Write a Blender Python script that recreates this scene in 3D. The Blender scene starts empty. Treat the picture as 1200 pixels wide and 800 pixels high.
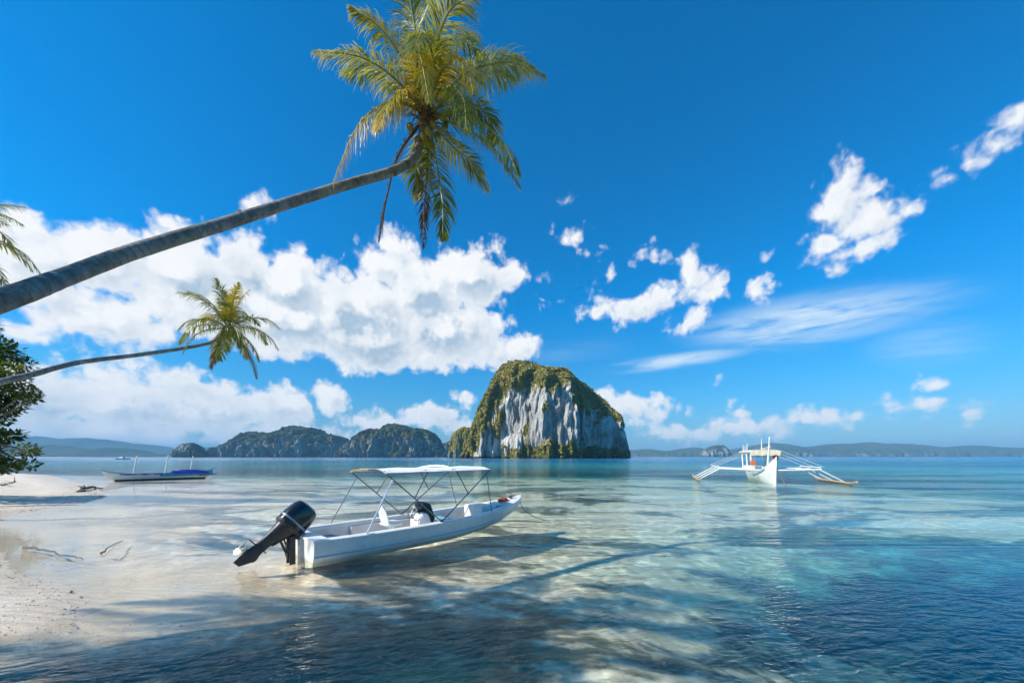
import bpy, math, random, bmesh
import numpy as np
from mathutils import Vector, Matrix, noise as mnoise
random.seed(7); RNG = np.random.default_rng(7)
S = bpy.context.scene
COL = S.collection
PI = math.pi
F, CH, HY = 440.0, 1.95, 535.0          # focal (px of a 1200 wide frame), eye height, horizon row
def at(px, py, Y):                       # point at forward distance Y seen at a place of the photo
    return Vector(((px-600)/F*Y, Y, CH+(HY-py)/F*Y))
def on_water(px, py, z=0.0):
    Y = (CH-z)*F/(py-HY)
    return Vector(((px-600)/F*Y, Y, z))
def V(*a): return Vector(a)

# ------------------------------------------------------------------ sun
SEL = math.radians(38)
SUN = Vector((-0.93*math.cos(SEL), -0.36*math.cos(SEL), math.sin(SEL))).normalized()

# ------------------------------------------------------------------ node helpers
class NT:
    def __init__(s, tree): s.t = tree; s.n = tree.nodes; s.l = tree.links
    def node(s, typ, **kw):
        n = s.n.new(typ)
        for k, v in kw.items(): setattr(n, k, v)
        return n
    def put(s, sock, v):
        if isinstance(v, bpy.types.NodeSocket): s.l.new(v, sock)
        elif v is not None:
            try: sock.default_value = v
            except Exception:
                sock.default_value = (*v, 1.0) if len(v) == 3 else v[:3]
    def m(s, op, a, b=None, c=None, clamp=False):
        n = s.node('ShaderNodeMath', operation=op, use_clamp=clamp)
        for i, v in enumerate((a, b, c)):
            if v is not None: s.put(n.inputs[i], v)
        return n.outputs[0]
    def vm(s, op, a, b=None, c=None, out=0):
        n = s.node('ShaderNodeVectorMath', operation=op)
        for i, v in enumerate((a, b, c)):
            if v is not None: s.put(n.inputs[i], v)
        return n.outputs['Value'] if op in ('LENGTH', 'DOT_PRODUCT', 'DISTANCE') else n.outputs[0]
    def scale(s, a, f):
        n = s.node('ShaderNodeVectorMath', operation='SCALE'); s.put(n.inputs[0], a); s.put(n.inputs[3], f); return n.outputs[0]
    def noise(s, vec, scale, detail=4, rough=.5, dist=0.0, color=False, dim='3D'):
        n = s.node('ShaderNodeTexNoise', noise_dimensions=dim); s.put(n.inputs['Vector'], vec)
        n.inputs['Scale'].default_value = scale; n.inputs['Detail'].default_value = detail
        n.inputs['Roughness'].default_value = rough; n.inputs['Distortion'].default_value = dist
        return n.outputs['Color' if color else 'Fac']
    def vor(s, vec, scale, detail=0, rough=.5, feature='F1', out='Distance', smooth=.6, dim='3D'):
        n = s.node('ShaderNodeTexVoronoi', feature=feature, voronoi_dimensions=dim); s.put(n.inputs['Vector'], vec)
        n.inputs['Scale'].default_value = scale
        if 'Detail' in n.inputs: n.inputs['Detail'].default_value = detail; n.inputs['Roughness'].default_value = rough
        if feature == 'SMOOTH_F1': n.inputs['Smoothness'].default_value = smooth
        return n.outputs[out]
    def ramp(s, v, lo, hi, a=0.0, b=1.0, smooth=True):
        n = s.node('ShaderNodeMapRange', interpolation_type='SMOOTHSTEP' if smooth else 'LINEAR', clamp=True) if smooth else s.node('ShaderNodeMapRange', clamp=True)
        s.put(n.inputs[0], v); s.put(n.inputs[1], lo); s.put(n.inputs[2], hi); s.put(n.inputs[3], a); s.put(n.inputs[4], b)
        return n.outputs[0]
    def mix(s, f, a, b, blend='MIX'):
        n = s.node('ShaderNodeMix', data_type='RGBA', blend_type=blend, clamp_factor=True)
        s.put(n.inputs[0], f); s.put(n.inputs[6], a); s.put(n.inputs[7], b)
        return n.outputs[2]
    def mixsh(s, f, a, b):
        n = s.node('ShaderNodeMixShader'); s.put(n.inputs[0], f); s.l.new(a, n.inputs[1]); s.l.new(b, n.inputs[2]); return n.outputs[0]
    def comb(s, x, y, z):
        n = s.node('ShaderNodeCombineXYZ')
        for i, v in enumerate((x, y, z)): s.put(n.inputs[i], v)
        return n.outputs[0]
    def sep(s, v):
        n = s.node('ShaderNodeSeparateXYZ'); s.put(n.inputs[0], v); return n.outputs
    def pos(s): return s.node('ShaderNodeNewGeometry').outputs['Position']
    def obj(s): return s.node('ShaderNodeTexCoord').outputs['Object']
    def bump(s, h, strength=.5, dist=.05):
        n = s.node('ShaderNodeBump'); n.inputs['Strength'].default_value = strength; n.inputs['Distance'].default_value = dist
        s.put(n.inputs['Height'], h); return n.outputs[0]

def newmat(name):
    m = bpy.data.materials.new(name); m.use_nodes = True; m.node_tree.nodes.clear()
    t = NT(m.node_tree); o = t.node('ShaderNodeOutputMaterial'); t.out = o.inputs['Surface']
    return m, t
def principled(t, col, rough=.5, normal=None, **kw):
    b = t.node('ShaderNodeBsdfPrincipled'); t.put(b.inputs['Base Color'], col); t.put(b.inputs['Roughness'], rough)
    if normal is not None: t.l.new(normal, b.inputs['Normal'])
    for k, v in kw.items(): t.put(b.inputs[k.replace('_', ' ')], v)
    t.l.new(b.outputs[0], t.out); return b
def simple(name, col, rough=.5, var=.12, scale=9, dirt=None, bump=0, **kw):
    m, t = newmat(name); p = t.obj()
    n = t.noise(p, scale, 5, .6)
    c = t.mix(t.ramp(n, .3, .7, 0, 1), tuple(x*(1-var) for x in col), tuple(min(1, x*(1+var)) for x in col))
    if dirt:
        d = t.noise(p, scale*.35, 6, .7)
        c = t.mix(t.ramp(d, .5, .8, 0, .55), c, dirt)
    r = t.ramp(n, .2, .8, rough*.85, min(1, rough*1.2))
    principled(t, c, r, t.bump(n, bump, .01) if bump else None, **kw); return m

# ------------------------------------------------------------------ object helpers
class MB:
    def __init__(s): s.v = []; s.f = []; s.m = []
    def add(s, vs, fs, mi=0):
        b = len(s.v); s.v += [tuple(v) for v in vs]; s.f += [tuple(i+b for i in f) for f in fs]; s.m += [mi]*len(fs)
    def box(s, c, d, rot=0, mi=0, tap=1.0, M=None):
        x, y, z = (a/2 for a in d); c = Vector(c)
        vs = [Vector((sx*x*(tap if sz > 0 else 1), sy*y*(tap if sz > 0 else 1), sz*z)) for sz in (-1, 1) for sx, sy in ((-1, -1), (1, -1), (1, 1), (-1, 1))]
        R = M if M is not None else Matrix.Rotation(rot, 3, 'Z')
        s.add([R@v+c for v in vs], [(3, 2, 1, 0), (4, 5, 6, 7), (0, 1, 5, 4), (1, 2, 6, 5), (2, 3, 7, 6), (3, 0, 4, 7)], mi)
    def tube(s, path, r, n=8, mi=0, cap=True, flat=1.0):
        path = [Vector(p) for p in path]; N = len(path)
        if not hasattr(r, '__len__'): r = [r]*N
        vs = []; up = None
        for i, p in enumerate(path):
            t = (path[min(i+1, N-1)]-path[max(i-1, 0)]).normalized()
            if up is None:
                up = Vector((0, 0, 1)) if abs(t.z) < .9 else Vector((0, 1, 0))
            a = t.cross(up)
            if a.length < 1e-4: a = t.orthogonal()
            a.normalize(); b = a.cross(t).normalized(); up = b
            for k in range(n):
                an = 2*PI*k/n; vs.append(p+a*math.cos(an)*r[i]+b*math.sin(an)*r[i]*flat)
        fs = [(i*n+k, i*n+(k+1) % n, (i+1)*n+(k+1) % n, (i+1)*n+k) for i in range(N-1) for k in range(n)]
        if cap: fs += [tuple(reversed(range(n))), tuple(range((N-1)*n, N*n))]
        s.add(vs, fs, mi)
    def loft(s, secs, mi=0, closed=False, caps=False):
        n = len(secs[0]); vs = [v for c in secs for v in c]; K = n if closed else n-1
        fs = [(i*n+k, i*n+(k+1) % n, (i+1)*n+(k+1) % n, (i+1)*n+k) for i in range(len(secs)-1) for k in range(K)]
        if caps: fs += [tuple(reversed(range(n))), tuple(range((len(secs)-1)*n, len(secs)*n))]
        s.add(vs, fs, mi)
    def ball(s, c, r, mi=0, u=10, w=7, sc=(1, 1, 1)):
        c = Vector(c); secs = []
        for j in range(w+1):
            th = PI*(.001+.998*j/w)
            secs.append([c+Vector((math.sin(th)*math.cos(2*PI*k/u)*r*sc[0], math.sin(th)*math.sin(2*PI*k/u)*r*sc[1], math.cos(th)*r*sc[2])) for k in range(u)])
        s.loft(secs, mi, closed=True, caps=True)
    def build(s, name, mats, parent=None, smooth=True, bevel=0, auto=True):
        me = bpy.data.meshes.new(name); me.from_pydata(s.v, [], s.f)
        if not isinstance(mats, (list, tuple)): mats = [mats]
        for m in mats: me.materials.append(m)
        me.polygons.foreach_set('material_index', s.m)
        bm = bmesh.new(); bm.from_mesh(me); bmesh.ops.recalc_face_normals(bm, faces=bm.faces)
        if bevel:
            es = [e for e in bm.edges if e.is_manifold and e.calc_face_angle(0) > .6]
            if es: bmesh.ops.bevel(bm, geom=es, offset=bevel, segments=2, affect='EDGES', clamp_overlap=True)
        bm.to_mesh(me); bm.free()
        if smooth:
            me.polygons.foreach_set('use_smooth', [True]*len(me.polygons))
            if auto: me.set_sharp_from_angle(angle=math.radians(38))
        return link(name, me, parent)
def link(name, me, parent=None):
    o = bpy.data.objects.new(name, me); COL.objects.link(o)
    if parent is not None: o.parent = parent
    return o
def raw(name, v, f, mats, parent=None, smooth=True, mi=None):
    me = bpy.data.meshes.new(name)
    me.from_pydata(v if isinstance(v, list) else v.tolist(), [], f if isinstance(f, list) else f.tolist())
    for m in (mats if isinstance(mats, (list, tuple)) else [mats]): me.materials.append(m)
    if mi is not None: me.polygons.foreach_set('material_index', mi)
    if smooth: me.polygons.foreach_set('use_smooth', [True]*len(me.polygons))
    me.update(); return link(name, me, parent)
def tag(o, label=None, cat=None, group=None, kind=None):
    if label: o['label'] = label
    if cat: o['category'] = cat
    if group: o['group'] = group
    if kind: o['kind'] = kind
    return o
def thing(name, label, cat, loc=(0, 0, 0), rz=0, group=None):
    o = link(name, None); o.location = loc; o.rotation_euler = (0, 0, rz); o.empty_display_size = .3
    return tag(o, label, cat, group)
def copy_tree(o, parent=None):
    c = o.copy(); COL.objects.link(c)
    if parent is not None: c.parent = parent
    for ch in list(o.children): copy_tree(ch, c)
    return c
def lerp(xs, ys, x): return float(np.interp(x, xs, ys))

# ------------------------------------------------------------------ camera, render settings
cam = bpy.data.cameras.new('camera'); co = bpy.data.objects.new('camera', cam); COL.objects.link(co); S.camera = co
co.location = (0, 0, CH); co.rotation_euler = (PI/2, 0, 0)
cam.sensor_width = 36; cam.lens = 36*F/1200; cam.shift_y = (HY-400)/1200; cam.clip_start = .1; cam.clip_end = 60000
S.view_settings.view_transform = 'Standard'; S.view_settings.look = 'None'; S.view_settings.gamma = 1; S.view_settings.exposure = .32
try: S.view_settings.use_curve_mapping = False
except Exception: pass
S.render.engine = 'CYCLES'
cy = S.cycles
cy.max_bounces = 8; cy.diffuse_bounces = 2; cy.glossy_bounces = 3; cy.transparent_max_bounces = 12; cy.transmission_bounces = 2; cy.volume_bounces = 0
cy.caustics_reflective = False; cy.caustics_refractive = False; cy.use_denoising = True; cy.use_adaptive_sampling = True; cy.adaptive_threshold = .03; cy.adaptive_min_samples = 12; cy.sample_clamp_indirect = 4

sl = bpy.data.lights.new('sun', 'SUN'); sl.energy = 4.9; sl.angle = math.radians(.5); sl.color = (1.0, .94, .84)
so = bpy.data.objects.new('sun', sl); COL.objects.link(so)
so.rotation_euler = SUN.to_track_quat('Z', 'Y').to_euler(); so.location = (-30, -20, 40)

# ------------------------------------------------------------------ world: physical sky with cumulus
W = bpy.data.worlds.new('World'); S.world = W; W.use_nodes = True; W.node_tree.nodes.clear()
t = NT(W.node_tree)
wo = t.node('ShaderNodeOutputWorld'); bg = t.node('ShaderNodeBackground'); t.l.new(bg.outputs[0], wo.inputs[0])
bg.inputs[1].default_value = .1
sky = t.node('ShaderNodeTexSky', sky_type='NISHITA'); sky.sun_disc = False
sky.sun_elevation = SEL; sky.sun_rotation = math.atan2(SUN.x, SUN.y) % (2*PI)
sky.altitude = 0; sky.air_density = 1.0; sky.dust_density = .25; sky.ozone_density = 3.0
dirv = t.node('ShaderNodeTexCoord').outputs['Generated']
dx, dy, dz = t.sep(dirv)
az = t.m('ARCTAN2', dx, dy)
el = t.m('ARCSINE', dz)
K = F                                      # angle units: photo pixels near the view axis
def ae(px, py):
    u, v = (px-600)/F, (HY-py)/F
    return math.atan2(u, 1)*K, math.atan(v/math.hypot(1, u))*K
BL = '''60 292 66 42|15 308 50 45|112 305 60 38|168 300 48 30|222 278 36 20|300 243 15 12|205 318 82 45|290 318 60 38|335 335 62 46|
250 352 92 50|340 375 95 50|420 365 80 50|430 402 95 36|500 342 55 46|548 325 55 42|592 322 36 14|452 308 34 26|462 288 22 20|520 392 84 40|
578 408 46 26|608 402 18 17|60 346 80 30|120 372 80 32|30 395 45 12|25 440 60 18|55 470 100 36|150 470 80 38|190 440 50 20|250 484 80 34|
325 478 56 26|386 468 24 20|120 505 160 20|330 505 110 16|425 497 34 10|470 490 36 13|512 488 38 16|546 474 11 10|545 503 30 8|
986 232 34 40|1004 262 44 27|1040 264 26 10|1000 298 52 12|972 288 24 14|
738 360 52 16|708 350 16 9|716 326 9 6|780 348 42 20|810 318 20 24|832 340 18 15|806 378 24 13|
888 342 26 10|906 332 14 8|765 299 10 7|893 297 8 8|655 240 5 3|668 276 11 6|690 298 9 6|650 354 5 2|588 292 7 12|
1120 204 20 6|1150 184 22 13|1174 162 15 10|1198 138 12 12|
745 480 44 17|712 468 18 11|800 506 44 9|860 500 52 10|920 494 42 12|966 490 32 8|865 482 12 10|1100 475 34 9|1098 458 24 8|1152 479 18 10|1056 480 12 5|850 438 10 7|1000 488 16 6'''
blobs = []
for b in BL.replace('\n', '').split('|'):
    x, y, rx, ry = map(float, b.split())
    c = ae(x, y); ex = ae(x+rx, y); ey = ae(x, y-ry)
    blobs.append((c[0], c[1], max(2, abs(ex[0]-c[0])), max(2, abs(ey[1]-c[1]))))
p0 = t.comb(t.m('MULTIPLY', az, K), t.m('MULTIPLY', el, K), 0.0)
elk = t.sep(p0)[1]
def cloud_field(p, blobs):
    """p: azimuth and elevation, in units of a photo pixel near the view axis"""
    w1 = t.noise(p, 1/52, 2, .6, color=True, dim='2D')
    w = t.vm('MULTIPLY', t.vm('SUBTRACT', w1, (.5, .5, .5)), (24, 20, 0))
    pw = t.vm('ADD', p, w)
    cur = None
    for (cx, cyy, rx, ry) in blobs:
        qn = t.vm('MULTIPLY_ADD', pw, (1/rx, 1/ry, 0), (-cx/rx, -cyy/ry, 0))
        ln = t.vm('LENGTH', qn)
        r = min(rx, ry, 34)
        val = t.m('MULTIPLY_ADD', ln, -r*1.25, float(r)*1.25)
        cur = val if cur is None else t.m('MAXIMUM', cur, val)
    w2 = t.noise(p, 1/11, 1, .6, color=True, dim='2D')
    pv = t.vm('ADD', p, t.vm('MULTIPLY', t.vm('SUBTRACT', w2, (.5, .5, .5)), (10, 10, 0)))
    bil = t.vor(pv, 1/30, 2.6, .5, 'F1', dim='2D')
    fine = t.noise(p, 1/13, 5, .62, dim='2D')
    d = t.m('ADD', cur, t.m('MULTIPLY_ADD', bil, -18, 10.0))
    d = t.m('ADD', d, t.m('MULTIPLY_ADD', fine, 19, -4.8))
    return d
d0 = cloud_field(p0, blobs)
d1 = cloud_field(t.vm('ADD', p0, (-9, 9, 0)), [b for b in blobs if b[3] > 13])
alpha = t.ramp(d0, -4, 10)
core = t.ramp(d0, 0, 34)
lit = t.ramp(t.m('SUBTRACT', d0, d1), -11, 11)
low = t.ramp(elk, 95, 0)                # towards the horizon clouds are flatter and greyer
big = t.noise(p0, 1/85, 4, .55, dim='2D')
shade = t.m('MULTIPLY', t.m('SUBTRACT', 1, lit), t.m('MULTIPLY_ADD', core, .85, .14))
shade = t.m('ADD', shade, t.m('MULTIPLY', core, t.m('MULTIPLY', t.ramp(big, .44, .66), t.m('MULTIPLY_ADD', low, .35, .42))), clamp=True)
white = (8.0, 8.1, 8.2); grey = (3.5, 4.6, 5.7)
ccol = t.mix(shade, white, grey)
ccol = t.mix(t.m('MULTIPLY', low, .2), ccol, (4.9, 6.0, 7.0))
# cirrus streaks
def streak(px, py, L, wd, ang, amp, seed):
    c = ae(px, py); ca, sa = math.cos(ang), math.sin(ang)
    rel = t.vm('SUBTRACT', p0, (c[0], c[1], 0)); x, y, _ = t.sep(rel)
    u = t.m('ADD', t.m('MULTIPLY', x, ca), t.m('MULTIPLY', y, sa)); v = t.m('SUBTRACT', t.m('MULTIPLY', y, ca), t.m('MULTIPLY', x, sa))
    n = t.noise(t.comb(t.m('MULTIPLY', u, .010), t.m('MULTIPLY', v, .085), seed), 1.0, 5, .6, .4)
    mk = t.vm('LENGTH', t.comb(t.m('MULTIPLY', u, 1/L), t.m('MULTIPLY', v, 1/wd), 0))
    return t.m('MULTIPLY', t.m('MULTIPLY', t.ramp(mk, 1, .1), t.ramp(n, .40, .68)), amp)
def st2(x0, y0, x1, y1, wd, amp, seed):
    a, b = ae(x0, y0), ae(x1, y1); an = math.atan2(b[1]-a[1], b[0]-a[0]); L = math.hypot(b[0]-a[0], b[1]-a[1])*.56
    c = ((a[0]+b[0])/2, (a[1]+b[1])/2); ca, sa = math.cos(an), math.sin(an)
    rel = t.vm('SUBTRACT', p0, (c[0], c[1], 0)); x, y, _ = t.sep(rel)
    u = t.m('ADD', t.m('MULTIPLY', x, ca), t.m('MULTIPLY', y, sa)); v = t.m('SUBTRACT', t.m('MULTIPLY', y, ca), t.m('MULTIPLY', x, sa))
    n = t.noise(t.comb(t.m('MULTIPLY', u, .012), t.m('MULTIPLY', v, .075), seed), 1.0, 4, .62, .5)
    mk = t.vm('LENGTH', t.comb(t.m('MULTIPLY', u, 1/L), t.m('MULTIPLY', v, 1/wd), 0))
    return t.m('MULTIPLY', t.m('MULTIPLY', t.ramp(mk, 1, .0), t.ramp(n, .30, .62)), amp)
ci = st2(790, 394, 1165, 338, 30, .95, 3.1)
for a in ((700, 434, 900, 405, 11, .85, 8.4), (1000, 410, 1190, 395, 24, .28, 5.5), (560, 420, 760, 400, 20, .1, 2.2)):
    ci = t.m('MAXIMUM', ci, st2(*a))
hs = t.node('ShaderNodeHueSaturation'); hs.inputs['Hue'].default_value = .487; hs.inputs['Saturation'].default_value = 1.12; hs.inputs['Value'].default_value = 1.0
t.l.new(sky.outputs[0], hs.inputs['Color'])
skyc = t.mix(1.0, hs.outputs[0], t.mix(t.ramp(dz, .08, .36, smooth=False), t.mix(t.ramp(dz, 0, .16, smooth=False), (.44, .62, .86), (.34, .80, 1.06)), (.0, .95, 1.52)), 'MULTIPLY')
c1 = t.mix(ci, skyc, (6.2, 7.4, 8.2))
c2 = t.mix(t.m('MULTIPLY', alpha, t.ramp(dz, -.01, .012)), c1, ccol)
t.l.new(c2, bg.inputs[0])
try: W.cycles.sampling_method = 'MANUAL'; W.cycles.sample_map_resolution = 512
except Exception: pass
# ------------------------------------------------------------------ shore and seabed
SH = [(-6, 640, 0), ]
_sh_px = [(8, 675), (100, 735), (118, 712), (92, 690), (45, 676), (12, 668), (34, 650), (22, 640), (14, 618), (70, 603), (118, 592), (128, 583), (112, 572), (108, 563), (60, 556), (-60, 552)]
def sp_(px, py):
    w = on_water(px, py); return (w.y, w.x)
_pts = [(-40, -16.), (-10, -11.), (0, -8.2), (3.0, -6.6), (3.9, -6.1), (4.12, -5.3), (4.29, -4.87), (4.85, -5.31), (5.54, -6.39), (6.08, -7.67), (6.45, -8.62), (7.46, -10.1), (8.17, -11.3), (10.3, -14.3), (12.6, -16.9), (15.0, -17.6), (17.9, -19.4), (23.2, -25.7), (40.9, -50.), (60, -95.), (90, -160), (300, -600), (14000, -14000)]
SY = [p[0] for p in _pts]; SX = [p[1] for p in _pts]
def fnoise(x, y, sc, seed=0.0, oct=3):
    return mnoise.fractal(Vector((x*sc+seed, y*sc-seed, seed)), .9, 2.0, oct)
def bed(x, y):
    """height of the sand above (or below) the water level"""
    s = x-lerp(SY, SX, y)                      # metres out from the beach line
    sc = 1/(1+max(0, y-10)*.03)
    if s < 0:
        u = -s*sc
        z = .055*(1-math.exp(-u*1.1)) + .10*max(0, u-2.2)**1.05
        z = min(z, 1.6+.02*u)
        z += .022*fnoise(x, y, .55, 3.3) * min(1, u*1.5)
        return z + .01
    d = .60*(1-math.exp(-s*.085))+.004*s
    hollow = 2.7*math.exp(-((x-9.0)/5.0)**2-((y-5.2)/3.4)**2)
    d += hollow + .45*math.exp(-((x+2.6)/2.6)**2-((y-3.0)/1.0)**2) + .08*math.exp(-((x-.5)/5.0)**2-((y-4.2)/2.2)**2)
    far = max(0, y-44); d += far*.035
    d += max(0, x-26)*.045
    z = -d + (.05+.05*min(1, s*.3))*fnoise(x, y, .35, 8.1)*min(1, .25+s*.5)
    z += .012*math.sin(3.1*y+1.3*x+2.2*fnoise(x, y, .3, 5))*min(1, s*.4)
    return max(z, -14)
def axis(lo, hi, near, step, grow):
    out = [0.]; st = step
    while out[-1] < hi:
        if out[-1] > near: st *= grow
        out.append(out[-1]+st)
    neg = [0.]; st = step
    while neg[-1] < -lo:
        if neg[-1] > near: st *= grow
        neg.append(neg[-1]+st)
    return [-a for a in reversed(neg[1:])]+out
R_SEA = 12000
def clampax(a, lo, hi):
    a = [v for v in a if lo < v < hi]; return [lo]+a+[hi]
GX = clampax(axis(-R_SEA, R_SEA, 16, .22, 1.07), -R_SEA, R_SEA)
GY = clampax([y+8 for y in axis(-R_SEA, R_SEA, 10, .2, 1.06)], -60, R_SEA)
def grid(xs, ys, fz):
    nx, ny = len(xs), len(ys)
    v = [(x, y, fz(x, y)) for y in ys for x in xs]
    f = [(j*nx+i, j*nx+i+1, (j+1)*nx+i+1, (j+1)*nx+i) for j in range(ny-1) for i in range(nx-1)]
    return v, f

# sand material: pale coral sand, wet near the water line, dark seagrass and rubble patches offshore, painted shade close in
m_sand, t = newmat('sand')
p = t.pos(); px_, py_, pz_ = t.sep(p)
n1 = t.noise(p, 1.3, 6, .62); n2 = t.noise(p, 14, 4, .7); n3 = t.noise(p, 90, 3, .7)
c = t.mix(t.ramp(n1, .3, .7), (.72, .58, .43), (.84, .74, .60))
c = t.mix(t.ramp(n2, .56, .76, 0, .35), c, (.36, .27, .18))
c = t.mix(t.ramp(n3, .62, .72, 0, .35), c, (.18, .13, .09))
wet = t.ramp(t.m('ADD', pz_, t.m('MULTIPLY_ADD', n1, .06, -.03)), .10, .03)
c = t.mix(t.m('MULTIPLY', wet, t.ramp(pz_, -.4, -.05, .0, .25)), c, (.26, .19, .12))
# seagrass and rubble; the two near biases paint shade into the bed colour
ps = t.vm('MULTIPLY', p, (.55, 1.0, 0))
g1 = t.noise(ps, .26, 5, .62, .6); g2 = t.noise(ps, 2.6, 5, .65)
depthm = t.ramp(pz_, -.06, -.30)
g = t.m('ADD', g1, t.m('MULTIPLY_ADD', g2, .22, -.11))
near_shade_right = t.m('MULTIPLY', t.ramp(px_, 2.2, 4.5, 0, .09), t.ramp(py_, 10, 7))
near_shade_left = t.m('MULTIPLY', t.ramp(py_, 5.6, 3.9), t.ramp(px_, .4, -1.2, 0, .22))
weed_shade = t.m('MULTIPLY', t.ramp(t.m('ADD', t.m('ADD', g, near_shade_right), near_shade_left), .50, .56), depthm)
c = t.mix(t.m('MULTIPLY', weed_shade, .9), c, t.mix(t.ramp(g2, .35, .65), (.02, .032, .022), (.08, .085, .05)))
rip = t.node('ShaderNodeTexWave', wave_type='BANDS', bands_direction='Y'); t.put(rip.inputs['Vector'], p)
rip.inputs['Scale'].default_value = 2.1; rip.inputs['Distortion'].default_value = 5; rip.inputs['Detail'].default_value = 2
h = t.m('ADD', t.m('MULTIPLY', n2, .6), t.m('ADD', t.m('MULTIPLY', n3, .35), t.m('MULTIPLY', rip.outputs[1], .25)))
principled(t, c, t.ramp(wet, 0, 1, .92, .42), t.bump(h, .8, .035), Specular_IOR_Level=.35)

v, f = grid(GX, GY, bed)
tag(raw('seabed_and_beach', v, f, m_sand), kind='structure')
bpy.data.objects['seabed_and_beach'].name = 'ground'

# coral rubble, shells and leaf scraps strewn over beach and shallows
m_rub, t = newmat('coral_rubble'); p = t.pos(); ri = t.node('ShaderNodeNewGeometry').outputs['Random Per Island']
principled(t, t.mix(ri, (.10, .07, .045), (.52, .45, .36)), .85)
rr = random.Random(91); rv = []; rf = []
def pebble(x, y, r):
    z = bed(x, y)+r*.15; n = len(rv); k = [rr.uniform(.55, 1.2) for _ in range(6)]; a = rr.random()*6.28; c_, s_ = math.cos(a), math.sin(a)
    for i, (u, v_, w_) in enumerate(((1, 0, 0), (0, .7, 0), (-1, 0, 0), (0, -.7, 0), (0, 0, .45), (0, 0, -.4))):
        rv.append((x+(u*c_-v_*s_)*r*k[i], y+(u*s_+v_*c_)*r*k[i], z+w_*r*k[i]))
    for f_ in ((0, 1, 4), (1, 2, 4), (2, 3, 4), (3, 0, 4), (1, 0, 5), (2, 1, 5), (3, 2, 5), (0, 3, 5)): rf.append(tuple(i+n for i in f_))
for k in range(2400):
    y = 3.0+22*rr.random()**1.6; sx_ = lerp(SY, SX, y); q = rr.random()
    if q < .45: x = sx_-abs(rr.gauss(0, 1.1))-.05
    elif q < .6: x = sx_-.35-.25*math.sin(y*1.3)+rr.gauss(0, .07)      # wrack line
    else: x = sx_+abs(rr.gauss(0, 3.5))
    if fnoise(x, y, .8, 4.4) < -.12 and q > .6: continue
    pebble(x, y, rr.uniform(.005, .016)*(1+.05*y)*(1.8 if rr.random() < .06 else 1))
tag(raw('coral_rubble', rv, rf, m_rub, smooth=False), kind='stuff')

# ------------------------------------------------------------------ water surface with its depth below stored on the mesh
WX = clampax(axis(-R_SEA, R_SEA, 16, .3, 1.07), -R_SEA, R_SEA)
WY = clampax([y+8 for y in axis(-R_SEA, R_SEA, 10, .3, 1.06)], -59, R_SEA)
v, f = grid(WX, WY, lambda x, y: 0.0)
m_water, t = newmat('sea_water')
o_water = raw('water', v, f, m_water); tag(o_water, kind='structure')
at_ = o_water.data.attributes.new('depth', 'FLOAT', 'POINT')
at_.data.foreach_set('value', [max(0., -bed(a[0], a[1])) for a in v])
p = t.pos(); px_, py_, pz_ = t.sep(p)
dn = t.node('ShaderNodeAttribute', attribute_name='depth'); dep = dn.outputs['Fac']
# ripples: crests run across the view, turned a little
rot = t.node('ShaderNodeVectorRotate', rotation_type='Z_AXIS'); t.put(rot.inputs['Vector'], p); rot.inputs['Angle'].default_value = math.radians(-14)
pr = rot.outputs[0]
a1 = t.noise(t.vm('MULTIPLY', pr, (.42, 1, 1)), 3.4, 3, .5, .35)
a2 = t.noise(t.vm('MULTIPLY', pr, (.55, 1, 1)), 8.5, 3, .55, .3)
a3 = t.noise(t.vm('MULTIPLY', pr, (.5, 1, 1)), .9, 2, .5, .2)
a4 = t.noise(t.vm('MULTIPLY', pr, (.4, 1, 1)), .16, 3, .55)
# calm slicks and wind-ruffled bands
calm = t.noise(t.vm('MULTIPLY', p, (.05, .30, 1)), 1.0, 4, .55, .5)
calm2 = t.m('MAXIMUM', t.ramp(calm, .42, .60, .10, 1.0), t.ramp(py_, 9, 5.5, 0, .9))
near_r = t.m('MAXIMUM', t.ramp(t.m('ADD', px_, t.m('MULTIPLY', py_, .25)), -3, 2.5, .30, 1.0), t.ramp(py_, 6.5, 4.6, 0, 1))
shal = t.ramp(dep, .02, .5, .12, 1.0)
amp = t.m('MULTIPLY', t.m('MULTIPLY', calm2, near_r), shal)
def ridge(a): return t.m('SUBTRACT', 1, t.m('ABSOLUTE', t.m('MULTIPLY_ADD', a, 2, -1)))
h = t.m('ADD', t.m('MULTIPLY', ridge(a1), .064), t.m('ADD', t.m('MULTIPLY', ridge(a2), .026), t.m('MULTIPLY', a3, .06)))
h = t.m('ADD', t.m('MULTIPLY', h, amp), t.m('MULTIPLY', a4, .02))
bmp = t.node('ShaderNodeBump'); bmp.inputs['Strength'].default_value = 1; bmp.inputs['Distance'].default_value = 1.0; t.put(bmp.inputs['Height'], h)
nrm = bmp.outputs[0]
inc = t.node('ShaderNodeNewGeometry').outputs['Incoming']
cosv = t.m('ABSOLUTE', t.vm('DOT_PRODUCT', inc, nrm), clamp=True)
frs = t.m('MULTIPLY_ADD', t.m('POWER', t.m('SUBTRACT', 1, cosv), 5), .98, .02)
gl = t.node('ShaderNodeBsdfGlossy', distribution='GGX'); t.put(gl.inputs['Color'], (1, 1, 1)); t.put(gl.inputs['Roughness'], t.ramp(py_, 20, 300, .03, .16)); t.l.new(nrm, gl.inputs['Normal'])
tr = t.node('ShaderNodeBsdfTransparent')
tint = t.mix(t.ramp(dep, .25, 2.3, smooth=False), (1.0, .99, .93), (.10, .66, .60))
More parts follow.
